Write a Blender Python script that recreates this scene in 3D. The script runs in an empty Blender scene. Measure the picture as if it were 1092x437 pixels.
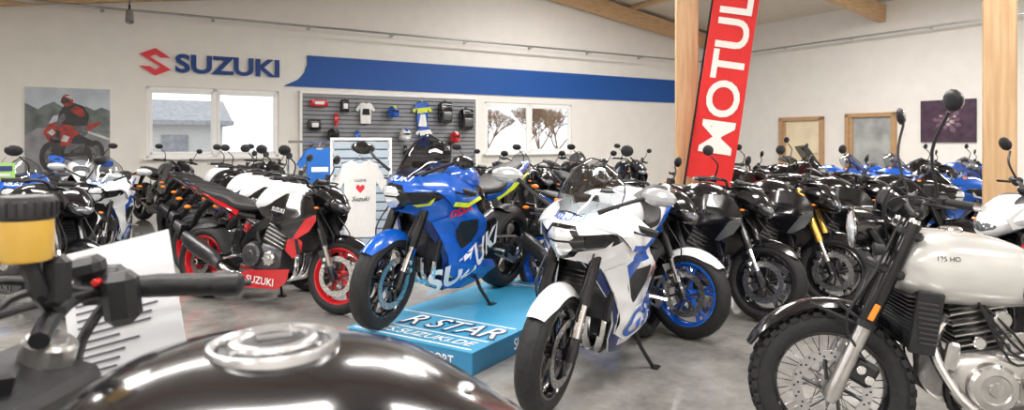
import bpy, bmesh, math, random
from mathutils import Vector, Matrix, Euler
from mathutils.geometry import delaunay_2d_cdt
random.seed(4)
S=bpy.context.scene
COL=S.collection
# ------------------------------------------------------------------ materials
MC={}
def M(name,col,rough=.4,metal=0.,coat=0.,noise=0.,scale=8.,bump=0.,emis=0.,spec=None):
    if name in MC: return MC[name]
    m=bpy.data.materials.new(name); m.use_nodes=True
    nt=m.node_tree; b=nt.nodes['Principled BSDF']
    c=(col[0],col[1],col[2],1)
    b.inputs['Base Color'].default_value=c
    b.inputs['Roughness'].default_value=rough
    b.inputs['Metallic'].default_value=metal
    b.inputs['Coat Weight'].default_value=coat
    b.inputs['Coat Roughness'].default_value=.04
    if spec is not None: b.inputs['Specular IOR Level'].default_value=spec
    if emis:
        b.inputs['Emission Color'].default_value=c; b.inputs['Emission Strength'].default_value=emis
    if noise or bump:
        tc=nt.nodes.new('ShaderNodeTexCoord'); n=nt.nodes.new('ShaderNodeTexNoise')
        n.inputs['Scale'].default_value=scale; n.inputs['Detail'].default_value=5
        nt.links.new(tc.outputs['Object'],n.inputs['Vector'])
        if noise:
            r=nt.nodes.new('ShaderNodeValToRGB')
            r.color_ramp.elements[0].position=.3; r.color_ramp.elements[1].position=.7
            r.color_ramp.elements[0].color=tuple(x*(1-noise) for x in col)+(1,)
            r.color_ramp.elements[1].color=tuple(min(1,x*(1+noise)) for x in col)+(1,)
            nt.links.new(n.outputs['Fac'],r.inputs['Fac']); nt.links.new(r.outputs['Color'],b.inputs['Base Color'])
        if bump:
            bp=nt.nodes.new('ShaderNodeBump'); bp.inputs['Strength'].default_value=bump; bp.inputs['Distance'].default_value=.01
            nt.links.new(n.outputs['Fac'],bp.inputs['Height']); nt.links.new(bp.outputs['Normal'],b.inputs['Normal'])
    MC[name]=m; return m
def glassmat(name,tint,gl=.12):
    m=bpy.data.materials.new(name); m.use_nodes=True; nt=m.node_tree
    for n in list(nt.nodes): nt.nodes.remove(n)
    o=nt.nodes.new('ShaderNodeOutputMaterial'); t=nt.nodes.new('ShaderNodeBsdfTransparent'); g=nt.nodes.new('ShaderNodeBsdfGlossy')
    t.inputs['Color'].default_value=tint+(1,); g.inputs['Roughness'].default_value=.03
    x=nt.nodes.new('ShaderNodeMixShader'); f=nt.nodes.new('ShaderNodeLayerWeight'); f.inputs['Blend'].default_value=.25
    mm=nt.nodes.new('ShaderNodeMath'); mm.operation='MULTIPLY_ADD'; mm.inputs[1].default_value=.6; mm.inputs[2].default_value=gl
    nt.links.new(f.outputs['Fresnel'],mm.inputs[0]); nt.links.new(mm.outputs[0],x.inputs[0])
    nt.links.new(t.outputs[0],x.inputs[1]); nt.links.new(g.outputs[0],x.inputs[2]); nt.links.new(x.outputs[0],o.inputs[0])
    MC[name]=m; return m
WHITE=M('paint_white',(.80,.81,.83),.25,0,.6,.02)
BLUE=M('paint_blue',(.003,.095,.50),.25,.1,.7,.08)
NAVY=M('paint_navy',(.008,.022,.12),.25,.1,.6,.05)
BLACK=M('paint_black',(.006,.006,.008),.16,0,.5,.1)
GREY=M('paint_grey',(.11,.115,.12),.3,.3,.4,.05)
SGREY=M('paint_light_grey',(.38,.39,.41),.3,.3,.5,.04)
RED=M('paint_red',(.55,.008,.015),.25,0,.6,.05)
NEON=M('paint_yellow',(.62,.72,.03),.3,0,.3,.03)
SILVER=M('paint_silver',(.58,.58,.565),.22,.35,.8,.03)
TYRE=M('tyre_rubber',(.016,.016,.017),.62,0,0,.25,40,.2,spec=.35)
DARK=M('dark_plastic',(.012,.012,.014),.45,0,0,.3,30,.1,spec=.4)
ENG=M('engine_dark_metal',(.075,.075,.08),.38,.75,0,.2,20)
ENG2=M('engine_alloy',(.45,.44,.43),.30,.85,0,.15,20)
CHR=M('chrome',(.75,.75,.76),.12,1,0,.03)
DISC=M('disc_steel',(.50,.50,.51),.28,1,0,.08,60)
SEAT=M('seat_vinyl',(.012,.012,.013),.55,0,0,.2,60,.3,spec=.4)
FORKB=M('fork_black',(.015,.015,.017),.25,.5,.2,.05)
GOLD=M('fork_gold',(.50,.30,.07),.28,.9,0,.04)
LENS=M('headlight_lens',(.80,.83,.86),.08,.5,1,.15,30)
LENSD=M('headlight_lens_dark',(.22,.24,.27),.06,.6,1,.3,40)
AMBER=M('amber_reflector',(.9,.22,.01),.3,0,.5,.05,emis=.15)
REDL=M('tail_lens',(.5,.01,.01),.2,0,.8,.05)
MIRR=M('mirror_glass',(.7,.75,.8),.03,1,0,.02)
GLASS=glassmat('windscreen_clear',(.62,.66,.69),.16)
SMOKE=glassmat('windscreen_smoke',(.16,.17,.19),.08)
PANE=glassmat('window_pane',(.95,.97,.98),.01)
# ------------------------------------------------------------------ mesh builder
def catmull(P,k=6):
    if len(P)<3 or k<2: return list(P)
    out=[]; n=len(P)
    for i in range(n-1):
        a=P[max(i-1,0)];b=P[i];c=P[i+1];d=P[min(i+2,n-1)]
        for j in range(k):
            t=j/k
            out.append(tuple(.5*((2*b[q])+(-a[q]+c[q])*t+(2*a[q]-5*b[q]+4*c[q]-d[q])*t*t+(-a[q]+3*b[q]-3*c[q]+d[q])*t**3) for q in range(len(b))))
    out.append(tuple(P[-1])); return out
def inpoly(x,y,P):
    r=False;n=len(P);j=n-1
    for i in range(n):
        xi,yi=P[i];xj,yj=P[j]
        if (yi>y)!=(yj>y) and x<(xj-xi)*(y-yi)/(yj-yi)+xi: r=not r
        j=i
    return r
def interp(tab,x):
    if x<=tab[0][0]: return tab[0][1]
    for (a,b),(c,d) in zip(tab,tab[1:]):
        if x<=c:
            t=(x-a)/(c-a); return b+(d-b)*t
    return tab[-1][1]
def fill2d(regs,res):
    vs=[];es=[]
    for P,_ in regs:
        s=len(vs);n=len(P)
        for i in range(n):
            a=P[i];b=P[(i+1)%n];L=math.hypot(b[0]-a[0],b[1]-a[1]);k=max(1,int(math.ceil(L/res)))
            for j in range(k):
                t=j/k; vs.append(Vector((a[0]+(b[0]-a[0])*t,a[1]+(b[1]-a[1])*t)))
        e=len(vs)
        es+=[(i,i+1 if i+1<e else s) for i in range(s,e)]
    O=regs[0][0]; xs=[p[0] for p in O]; ys=[p[1] for p in O]
    y=min(ys)+res*.5;r=0
    while y<max(ys):
        x=min(xs)+(res*.5 if r%2 else res*.15)
        while x<max(xs):
            if inpoly(x,y,O): vs.append(Vector((x,y)))
            x+=res
        y+=res*.87;r+=1
    R=delaunay_2d_cdt(vs,es,[],0,1e-5)
    V=[(v.x,v.y) for v in R[0]];T=[];Mt=[]
    for f in R[2]:
        cx=sum(V[i][0] for i in f)/len(f);cy=sum(V[i][1] for i in f)/len(f)
        if not inpoly(cx,cy,O): continue
        mt=regs[0][1]
        for P,q in regs[1:]:
            if inpoly(cx,cy,P): mt=q
        T.append(list(f));Mt.append(mt)
    return V,T,Mt
TXT={}
def text2d(s,bold=.01,shear=0.):
    k=(s,bold,shear)
    if k in TXT: return TXT[k]
    c=bpy.data.curves.new('t','FONT');c.body=s;c.size=1;c.offset=bold;c.shear=shear;c.align_x='CENTER';c.resolution_u=4
    o=bpy.data.objects.new('t',c);COL.objects.link(o)
    dg=bpy.context.evaluated_depsgraph_get();me=bpy.data.meshes.new_from_object(o.evaluated_get(dg))
    V=[(v.co.x,v.co.y) for v in me.vertices];F=[list(p.vertices) for p in me.polygons]
    bpy.data.objects.remove(o);bpy.data.curves.remove(c);bpy.data.meshes.remove(me)
    h=.70; V=[(x/h,y/h-.5) for x,y in V]
    TXT[k]=(V,F);return V,F
class MB:
    def __init__(s): s.v=[];s.f=[];s.m=[];s.roles=[]
    def ri(s,r):
        if r not in s.roles: s.roles.append(r)
        return s.roles.index(r)
    def add(s,vs,fs,mat,sym=False):
        for sg in ((1,-1) if sym else (1,)):
            o=len(s.v)
            s.v+=[(p[0],p[1]*sg,p[2]) for p in vs]
            for i,f in enumerate(fs):
                g=[q+o for q in f]
                if sg<0: g.reverse()
                s.f.append(g); s.m.append(s.ri(mat[i] if isinstance(mat,list) else mat))
    def mark(s): return len(s.v)
    def xf(s,st,mx):
        for i in range(st,len(s.v)): s.v[i]=tuple(mx@Vector(s.v[i]))
    def warp(s,st,fn):
        for i in range(st,len(s.v)): s.v[i]=fn(s.v[i])
    def grid(s,G,mat,closed=False,sym=False,caps=False):
        n=len(G);k=len(G[0]);vs=[p for r in G for p in r];fs=[]
        for i in range(n-1):
            for j in range(k if closed else k-1):
                j2=(j+1)%k
                fs.append([i*k+j,i*k+j2,(i+1)*k+j2,(i+1)*k+j])
        if caps:
            fs.append(list(range(k))[::-1]);fs.append([(n-1)*k+j for j in range(k)])
        s.add(vs,fs,mat,sym)
    def tube(s,pts,r,mat,n=8,sym=False,sm=0,flat=1.):
        if not isinstance(r,(list,tuple)): r=[r]*len(pts)
        if sm:
            q=catmull([tuple(p)+(rr,) for p,rr in zip(pts,r)],sm); pts=[a[:3] for a in q]; r=[a[3] for a in q]
        P=[Vector(p) for p in pts];G=[];N=None
        for i,p in enumerate(P):
            t=(P[min(i+1,len(P)-1)]-P[max(i-1,0)])
            if t.length<1e-9: t=Vector((0,0,1))
            t.normalize()
            if N is None:
                a=Vector((0,1,0)) if abs(t.y)<.9 else Vector((0,0,1))
                N=(a-t*a.dot(t)).normalized()
            else: N=(N-t*N.dot(t)).normalized()
            B=t.cross(N)
            G.append([tuple(p+(N*math.cos(2*math.pi*j/n)*flat+B*math.sin(2*math.pi*j/n))*r[i]) for j in range(n)])
        s.grid(G,mat,True,sym,True)
    def lathe(s,c,ax,prof,mat,n=24,sym=False,closed=False):
        A=Vector(ax).normalized();a=Vector((0,0,1)) if abs(A.z)<.9 else Vector((1,0,0))
        U=(a-A*a.dot(A)).normalized();W=A.cross(U);c=Vector(c)
        if closed: prof=list(prof)+[prof[0]]
        G=[[tuple(c+A*p[0]+(U*math.cos(2*math.pi*j/n)+W*math.sin(2*math.pi*j/n))*p[1]) for j in range(n)] for p in prof]
        s.grid(G,mat,True,sym)
    def cyl(s,c,ax,h,r,mat,n=20,sym=False,bev=.15):
        b=min(h,r)*bev
        s.lathe(c,ax,[(-h/2,0.0005),(-h/2,r-b),(-h/2+b,r),(h/2-b,r),(h/2,r-b),(h/2,.0005)],mat,n,sym)
    def ell(s,c,rad,mat,rot=None,n=16,sym=False):
        R=Euler(rot).to_matrix() if rot else Matrix.Identity(3);c=Vector(c);G=[]
        for i in range(n//2+1):
            th=math.pi*i/(n//2);sr=max(math.sin(th),.002)
            G.append([tuple(c+R@Vector((rad[0]*sr*math.cos(2*math.pi*j/n),rad[1]*sr*math.sin(2*math.pi*j/n),rad[2]*math.cos(th)))) for j in range(n)])
        s.grid(G,mat,True,sym)
    def box(s,c,sz,mat,rot=None,bev=.12,sym=False):
        R=Euler(rot).to_matrix() if rot else Matrix.Identity(3);c=Vector(c)
        b=min(sz)*bev;h=[q/2 for q in sz];bm=bmesh.new()
        for sx in(-1,1):
            for sy in(-1,1):
                for sz_ in(-1,1):
                    for k in range(3):
                        d=[sx*h[0],sy*h[1],sz_*h[2]]
                        for q in range(3):
                            if q!=k: d[q]-=math.copysign(b,d[q])
                        bm.verts.new(d)
        bmesh.ops.convex_hull(bm,input=bm.verts[:]);bm.verts.ensure_lookup_table()
        bmesh.ops.dissolve_limit(bm,angle_limit=.02,verts=bm.verts[:],edges=bm.edges[:]);bm.verts.index_update()
        s.add([tuple(c+R@v.co) for v in bm.verts],[[v.index for v in f.verts] for f in bm.faces],mat,sym);bm.free()
    def body(s,secs,mat,n=24,k=4,sym=False):
        q=catmull(secs,k) if k>1 else secs;G=[]
        for x,yc,zc,hw,hh,p in q:
            r=[]
            for j in range(n):
                a=2*math.pi*j/n;ca,sa=math.cos(a),math.sin(a)
                r.append((x,yc+hw*math.copysign(abs(ca)**(2/p),ca),zc+hh*math.copysign(abs(sa)**(2/p),sa)))
            G.append(r)
        s.grid(G,mat,True,sym,True)
    def prism(s,P,y0,y1,mat,sym=False):
        n=len(P);vs=[(x,y0,z) for x,z in P]+[(x,y1,z) for x,z in P]
        fs=[list(range(n)),list(range(2*n-1,n-1,-1))]+[[i,(i+1)%n,(i+1)%n+n,i+n] for i in range(n)]
        s.add(vs,fs,mat,sym)
    def panel(s,regs,yf,res=.035,sym=True,th=.008,inner='dark'):
        V,T,Mt=fill2d(regs,res)
        s.add([(x,yf(x,z),z) for x,z in V],T,Mt,sym)
        if inner: s.add([(x,max(yf(x,z)-th,0),z) for x,z in V],T,inner,sym)
        P=regs[0][0];n=len(P)
        vs=[(x,yf(x,z),z) for x,z in P]+[(x,max(yf(x,z)-th,0),z) for x,z in P]
        s.add(vs,[[i,(i+1)%n,(i+1)%n+n,i+n] for i in range(n)],regs[0][1],sym)
    def front(s,regs,xf_,res=.02,off=.004):
        V,T,Mt=fill2d(regs,res)
        s.add([(xf_(y,z)+off,y,z) for y,z in V],T,Mt)
    def stext(s,t,x,z,h,yf,mat,ang=0.,off=.004,wx=1.,bold=.012,sides=(1,-1),shear=.2):
        V,F=text2d(t,bold,shear)
        for sg in sides:
            a=ang*sg;vs=[]
            for p,q in V:
                p*=h*wx;q*=h;X=p*math.cos(a)-q*math.sin(a);Z=p*math.sin(a)+q*math.cos(a)
                xx=x-sg*X;zz=z+Z;vs.append((xx,sg*(yf(xx,zz)+off),zz))
            s.add(vs,F,mat)
    def ftext(s,t,z,h,xf_,mat,off=.005,wx=1.,bold=.012):
        V,F=text2d(t,bold,0)
        s.add([(xf_(p*h*wx,z+q*h)+off,p*h*wx,z+q*h) for p,q in V],F,mat)
    def mesh(s,name,ang=35):
        me=bpy.data.meshes.new(name);me.from_pydata(s.v,[],s.f)
        for r in s.roles: me.materials.append(r if isinstance(r,bpy.types.Material) else None)
        me.polygons.foreach_set('material_index',s.m)
        me.polygons.foreach_set('use_smooth',[True]*len(s.f))
        me.set_sharp_from_angle(angle=math.radians(ang));me.update()
        me['roles']=','.join(r if isinstance(r,str) else '-' for r in s.roles)
        return me
DEF=dict(body=WHITE,body2=BLACK,accent=RED,accent2=BLUE,rim=BLACK,fork=FORKB,tyre=TYRE,dark=DARK,engine=ENG,engine2=ENG2,chrome=CHR,disc=DISC,seat=SEAT,lens=LENS,lensd=LENSD,glass=GLASS,text=WHITE,amber=AMBER,redl=REDL,mirr=MIRR,tank=WHITE,tail=WHITE,fend=BLACK,belly=BLACK,frame=FORKB,black=BLACK,intake=DARK)
def obj(name,me,loc=(0,0,0),rot=(0,0,0),scale=1.,pal=None):
    o=bpy.data.objects.new(name,me);COL.objects.link(o);o.location=loc;o.rotation_euler=rot;o.scale=(scale,)*3
    roles=me.get('roles','').split(',')
    for i,r in enumerate(roles):
        if r and r!='-':
            sl=o.material_slots[i];sl.link='OBJECT';sl.material=(pal or {}).get(r,DEF.get(r,DARK))
    return o
def bike(name,me,x,y,hx,hy,pal=None,z=0,scale=1.,lean=-5.):
    return obj(name,me,(x,y,z),(math.radians(lean),0,math.atan2(hy,hx)),scale,pal)
# ------------------------------------------------------------------ motorcycle parts
def wheel(m,cx,R,w,rr,side='both',dr=.155,ns=5,seg=44):
    c=(cx,0,R)
    pr=[(-w*.38,rr-.004),(-w*.49,rr+.02),(-w*.5,R-.055),(-w*.43,R-.028),(-w*.27,R-.008),(-w*.1,R-.001),(w*.1,R-.001),(w*.27,R-.008),(w*.43,R-.028),(w*.5,R-.055),(w*.49,rr+.02),(w*.38,rr-.004)]
    m.lathe(c,(0,1,0),pr,'tyre',seg)
    for i in range(18):
        a=2*math.pi*i/18
        for s in(1,-1):
            m.tube([(cx+(R-.0005)*math.cos(a),s*w*.06,R+(R-.0005)*math.sin(a)),(cx+(R-.010)*math.cos(a+.12),s*w*.27,R+(R-.010)*math.sin(a+.12))],.0028,'dark',4)
    m.lathe(c,(0,1,0),[(-w*.40,rr+.008),(-w*.42,rr-.010),(-w*.30,rr-.024),(-.02,rr-.03),(.02,rr-.03),(w*.30,rr-.024),(w*.42,rr-.010),(w*.40,rr+.008)],'rim',seg)
    m.cyl(c,(0,1,0),w*.9,.042,'rim',16)
    m.cyl(c,(0,1,0),w+.09,.016,'chrome',10)
    for i in range(ns):
        a=2*math.pi*i/ns+.3
        for d in(-.17,.17):
            def P(r,aa,y=0): return (cx+r*math.cos(aa),y,R+r*math.sin(aa))
            m.tube([P(.035,a),P(.11,a+d*.35),P(rr-.02,a+d)],[.018,.013,.012],'rim',6,flat=1.6)
    ys={'both':(1,-1),'l':(1,),'r':(-1,),'none':()}[side]
    for s in ys:
        y=s*(w*.5+.012)
        m.lathe((cx,y,R),(0,1,0),[(-.0025,dr-.038),(-.0025,dr),(.0025,dr),(.0025,dr-.038)],'disc',36,closed=True)
        for i in range(18):
            a=i*2*math.pi/18
            for q,rd in((0,dr-.012),(.12,dr-.027)):
                m.cyl((cx+rd*math.cos(a+q),y,R+rd*math.sin(a+q)),(0,1,0),.0062,.0045,'dark',6,bev=.05)
        for i in range(6):
            a=i*math.pi/3
            m.tube([(cx+.04*math.cos(a),y,R+.04*math.sin(a)),(cx+(dr-.036)*math.cos(a+.25),y,R+(dr-.036)*math.sin(a+.25))],.008,'engine',5)
def spoked(m,cx,R,w,rr,dr=.14,knob=True,ysd=-1):
    c=(cx,0,R)
    pr=[(-w*.38,rr-.004),(-w*.49,rr+.02),(-w*.48,R-.05),(-w*.38,R-.025),(-w*.2,R-.014),(w*.2,R-.014),(w*.38,R-.025),(w*.48,R-.05),(w*.49,rr+.02),(w*.38,rr-.004)]
    m.lathe(c,(0,1,0),pr,'tyre',48)
    if knob:
        nk=38
        for i in range(nk):
            a=2*math.pi*i/nk
            for j,(y,rd) in enumerate(((-.40,R-.024),(-.16,R-.012),(.12,R-.012),(.40,R-.024))):
                aa=a+(j%2)*math.pi/nk
                m.box((cx+rd*math.cos(aa),y*w,R+rd*math.sin(aa)),(.024,w*.2,.034),'tyre',(0,-aa,0),.12)
    m.lathe(c,(0,1,0),[(-w*.36,rr+.006),(-w*.38,rr-.006),(-w*.28,rr-.016),(-.012,rr-.022),(.012,rr-.022),(w*.28,rr-.016),(w*.38,rr-.006),(w*.36,rr+.006)],'rim',48)
    m.lathe(c,(0,1,0),[(-.055,.001),(-.055,.045),(-.045,.05),(-.035,.028),(.035,.028),(.045,.05),(.055,.045),(.055,.001)],'engine2',20)
    for i in range(36):
        a=2*math.pi*i/36;s=1 if i%2 else -1;d=.5 if (i//2)%2 else -.5
        m.tube([(cx+.046*math.cos(a+d),s*.045,R+.046*math.sin(a+d)),(cx+(rr-.018)*math.cos(a),s*.008,R+(rr-.018)*math.sin(a))],.0022,'chrome',4)
    y=ysd*(w*.5+.008)
    m.lathe((cx,y,R),(0,1,0),[(-.003,dr-.04),(-.003,dr),(.003,dr),(.003,dr-.04)],'disc',36,closed=True)
    for i in range(20):
        a=i*2*math.pi/20
        for q,rd in((0,dr-.01),(.1,dr-.024)):
            m.cyl((cx+rd*math.cos(a+q),y,R+rd*math.sin(a+q)),(0,1,0),.008,.005,'dark',6,bev=.05)
    for i in range(6):
        a=i*math.pi/3
        m.tube([(cx+.04*math.cos(a),y,R+.04*math.sin(a)),(cx+(dr-.035)*math.cos(a+.3),y,R+(dr-.035)*math.sin(a+.3))],.008,'engine',5)
def fender(m,cx,cz,R,a0,a1,w,mat,drop=.05,n=16):
    G=[]
    for i in range(n+1):
        t=i/n;a=math.radians(a0+(a1-a0)*t);e=min(1,4*t*(1-t)+.35)
        row=[]
        for j in range(9):
            y=(j-4)/4
            rr=R-drop*abs(y)**2.2*e
            row.append((cx+rr*math.cos(a),y*w*(.55+.45*min(1,e)),cz+rr*math.sin(a)))
        G.append(row)
    m.grid(G,mat)
    m.grid([[(p[0]-(p[0]-cx)*.02,p[1]*.98,p[2]-(p[2]-cz)*.02) for p in r] for r in G],'dark')
def fork(m,top,R,sp=.1,low='fork',up='forkup'):
    tx,tz=top;
    for s in(1,-1):
        y=s*sp
        L=lambda t:(tx*t,y,R+(tz-R)*t)
        m.tube([L(.0),L(.42)],.021,'chrome',12)
        m.tube([L(.36),L(.40),L(1.02)],[.03,.031,.031],up,12)
        m.tube([L(-.05),L(.03),L(.12)],[.03,.034,.028],low,10)
        m.box((tx*.14-.045,y*.9,R+.10),(.06,.05,.12),'engine',(0,-.4,0),.25)
        m.cyl((tx*.14-.045,y*1.16,R+.125),(0,1,0),.01,.016,'chrome',10);m.cyl((tx*.14-.05,y*1.16,R+.075),(0,1,0),.01,.016,'chrome',10)
        m.cyl(L(1.03),(tx,0,tz-R),.02,.02,'chrome',12)
    for t in(.80,.98):
        m.box((tx*t,0,R+(tz-R)*t),(.09,sp*2+.06,.035),'dark',(0,math.atan2(tx,tz-R),0),.3)
DEF.update(forkup=FORKB)
def caliper_disc_hoses(m,R):
    for s in(1,-1):
        m.tube([(-.07,s*.09,R+.14),(-.02,s*.12,R+.3),(-.16,s*.11,R+.48),(-.24,s*.1,R+.66)],.005,'dark',5,sm=4)
def steer(m,st,head,deg,R):
    ax=Vector((head[0],0,head[1]-R)).normalized()
    p=Vector((head[0]-.03,0,head[1]))
    mx=Matrix.Translation(p)@Matrix.Rotation(math.radians(deg),4,ax)@Matrix.Translation(-p)
    m.xf(st,mx)
def mirror_tall(m,base,tipx,y,z,mat='dark'):
    bx,by,bz=base
    m.tube([(bx,by,bz),(bx+.03,by+(y-by)*.3,bz+(z-bz)*.5),(tipx,y-.02,z-.03)],.006,mat,6,sym=True,sm=4)
    m.ell((tipx,y+.025,z+.01),(.018,.065,.042),mat,(0,.15,.15),12,sym=True)
    m.ell((tipx-.008,y+.025,z+.01),(.013,.058,.036),'mirr',(0,.15,.15),12,sym=True)
def bars(m,cx,cz,hw,rise,sweep,guard=False,mir=(.33,.22)):
    p=[(cx,0,cz),(cx,.07,cz),(cx+.01,.14,cz+rise),(cx-sweep*.4,hw*.65,cz+rise),(cx-sweep,hw,cz+rise-.01)]
    m.tube(p,.0115,'dark',8,sym=True,sm=4)
    e=Vector(p[-1]);q=Vector(p[-2]);d=(e-q).normalized()
    g0=e-d*.125
    m.tube([tuple(g0),tuple(g0+d*.004),tuple(e-d*.004),tuple(e)],[.013,.018,.017,.015],'seat',10,sym=True)
    m.tube([tuple(e),tuple(e+d*.03)],[.015,.013],'chrome',10,sym=True)
    c=g0-d*.03
    m.box(tuple(c),(.05,.05,.05),'dark',(0,0,.2),.25,sym=True)
    m.tube([tuple(c+Vector((.04,0,0))),tuple(c+Vector((.075,.06,-.005))),tuple(e+Vector((.06,-.01,-.01)))],[.008,.007,.005],'fork',6,sym=True,sm=3)
    m.cyl(tuple(c+Vector((.03,-.035,.045))),(0,.1,1),.045,.022,'dark',12)
    mirror_tall(m,tuple(c+Vector((.01,0,.02))),c.x+.0,mir[0],cz+rise+mir[1])
    if guard:
        m.tube([tuple(e+Vector((0,.02,0))),tuple(e+Vector((.09,0,.0))),tuple(e+Vector((.12,-.12,-.01))),tuple(c+Vector((.07,-.02,0)))],[.02,.045,.05,.02],'accent',8,sym=True,sm=4,flat=.35)
    m.tube([(cx+.05,.1,cz-.02),(cx+.12,.02,cz-.12),(cx+.02,0,cz-.3)],.006,'dark',6,sym=True,sm=4)
def i4(m,x=-.66,z=.40,w=.20):
    m.body([(x+.20,0,z-.02,w*.8,.09,4),(x+.15,0,z-.02,w,.12,4),(x-.1,0,z,w,.14,4),(x-.26,0,z+.02,w*.8,.10,4)],'engine',20,2)
    m.box((x+.10,0,z+.17),(.20,w*1.85,.18),'engine',(0,.35,0),.1)
    m.box((x+.15,0,z+.29),(.19,w*1.95,.08),'engine',(0,.35,0),.2)
    for q in range(5): m.box((x+.115+.012*q,0,z+.11+.03*q),(.215,w*1.93,.008),'engine2',(0,.35,0),.1)
    for s,r,xx,zz in((1,.085,x+.08,z-.0),(1,.065,x-.1,z+.02),(-1,.10,x-.08,z+.01),(-1,.06,x+.11,z-.01)):
        m.lathe((xx,s*w,zz),(0,s,0),[(-.02,r),(.03,r*.95),(.042,r*.75),(.042,r*.35),(.048,r*.3),(.048,.001)],'engine' if r>.09 else 'engine2',22)
        for q in range(6):
            a=q*math.pi/3;m.cyl((xx+r*.86*math.cos(a),s*(w+.035),zz+r*.86*math.sin(a)),(0,1,0),.015,.007,'chrome',6)
    for i in range(4):
        y=-.13+i*.087
        m.tube([(x+.20,y,z+.22),(x+.30,y*1.02,z+.12),(x+.31,y*.95,z-.06),(x+.22,y*.6,z-.17),(x+.0,y*.3-.02,z-.19)],.019,'chrome',8,sm=4)
    m.box((x-.02,-.02,z-.19),(.28,.2,.1),'engine',None,.3)
    m.tube([(x+.05,w*.8,z+.30),(x-.06,w*.9,z+.20),(x-.02,w*.95,z+.10)],.014,'dark',8,sym=True,sm=4)
    m.box((x-.10,0,z+.22),(.14,w*1.5,.12),'dark',(0,-.2,0),.25)
def radiator(m,x,z,hw=.17,hh=.13):
    m.box((x,0,z),(.035,hw*2,hh*2),'dark',(0,-.25,0),.1)
    for q in range(11): m.box((x+.02+ (q-5)*hh*.045,0,z+(q-5)*hh*.17),(.004,hw*1.85,.005),'engine',(0,-.25,0),.1)
    m.box((x+.0,hw,z),(.04,.03,hh*2.05),'dark',(0,-.25,0),.2,sym=True)
def rear_end(m,rx,R,can=True):
    m.tube([(-.93,.10,.42),(-1.05,.115,.40),(rx+.02,.125,R)],[.04,.036,.03],'frame',8,sym=True,flat=.6)
    m.box((-1.02,0,.41),(.08,.2,.07),'frame',None,.2)
    m.cyl((rx,0,R),(0,1,0),.30,.022,'chrome',12)
    m.lathe((rx,.108,R),(0,1,0),[(-.003,.06),(-.003,.105),(.003,.105),(.003,.06)],'disc',30,closed=True)
    for s in(1,-1): m.tube([(rx,.108,R+s*.105),(-.9,.108,.44+s*.035)],.009,'engine2',5,flat=.7)
    m.tube([(-1.0,0,.42),(-1.02,0,.66)],[.035,.03],'accent',10)
    for q in range(7): m.lathe((-1.003-.002*q,0,.45+.027*q),(0,0,1),[(-.007,.033),(0,.046),(.007,.033)],'chrome',12)
    if can:
        m.tube([(-.7,-.06,.22),(-.95,-.12,.24),(-1.08,-.17,.30),(-1.15,-.19,.34)],.026,'chrome',10,sm=4)
        m.body([(-1.10,-.19,.32,.035,.04,2.5),(-1.16,-.195,.36,.05,.062,2.5),(-1.42,-.20,.47,.052,.07,2.5),(-1.52,-.20,.52,.04,.055,2.5)],'engine',18,3)
        m.tube([(-1.49,-.2,.505),(-1.535,-.2,.525)],[.045,.034],'chrome',14)
    m.tube([(-.95,.17,.40),(-.98,.27,.39)],.012,'chrome',8,sym=True)
    m.prism([(-.86,.36),(-.92,.5),(-.88,.60),(-.97,.62),(-1.03,.38),(-.96,.32)],.15,.175,'frame',True)
    m.tube([(-.78,.13,.28),(-.80,.2,.14),(-.84,.27,.03)],[.014,.012,.011],'dark',8)
    m.box((-.85,.28,.03),(.07,.04,.014),'dark',None,.2)
def frame_beam(m):
    m.tube([(-.27,.055,.86),(-.40,.13,.80),(-.62,.16,.70),(-.84,.155,.56),(-.93,.14,.42)],[.04,.045,.05,.05,.045],'frame',8,sym=True,sm=3,flat=.55)
def plate_hanger(m,x,z):
    m.tube([(x,0,z),(x-.14,0,z-.10),(x-.24,0,z-.26)],[.03,.02,.015],'dark',8,flat=2)
    m.box((x-.27,0,z-.3),(.01,.2,.14),'dark',(0,.3,0),.1)
    m.tube([(x-.12,.03,z-.08),(x-.13,.13,z-.07)],.007,'dark',6,sym=True)
    m.ell((x-.13,.15,z-.07),(.022,.035,.016),'amber',None,10,sym=True)
# ---- sport
XN=[(.12,-.26),(.3,-.20),(.5,-.10),(.6,-.03),(.68,.02),(.73,.06),(.76,.10),(.79,.13),(.82,.145),(.85,.15),(.875,.14),(.90,.12),(.93,.085),(.955,.05),(.985,.0),(1.02,-.06)]
WZ=[(.12,.11),(.2,.165),(.28,.205),(.38,.225),(.5,.235),(.62,.245),(.72,.255),(.8,.255),(.86,.24),(.91,.215),(.95,.18),(.985,.15),(1.02,.11)]
LT=[(.5,.44),(.66,.58),(.73,.62),(.79,.54),(.85,.44),(.93,.40),(1.0,.38)]
PWR=.86
def yfs(x,z):
    LN=interp(LT,z)
    t=(interp(XN,z)-x)/LN
    t=max(0,min(1,t));y=interp(WZ,z)*math.sin(math.pi/2*t**PWR)
    if x<-.62: y-=.10*(-x-.62)
    k=min(1,max(0,(-x-.05)/.25))
    y+=k*.022*max(0,1-abs(z-.70-.22*(x+.40))/.07)
    y-=k*.016*max(0,1-abs(z-.56-.30*(x+.40))/.06)
    y+=k*.014*max(0,1-abs(z-.36-.20*(x+.50))/.06)
    return max(y,0)
def xfs(y,z):
    w=interp(WZ,z);q=min(.98,abs(y)/w);LN=interp(LT,z)
    return interp(XN,z)-LN*(math.asin(q)*2/math.pi)**(1/PWR)
def sp(P): return P+[(-a,b) for a,b in P[::-1]]
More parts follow.
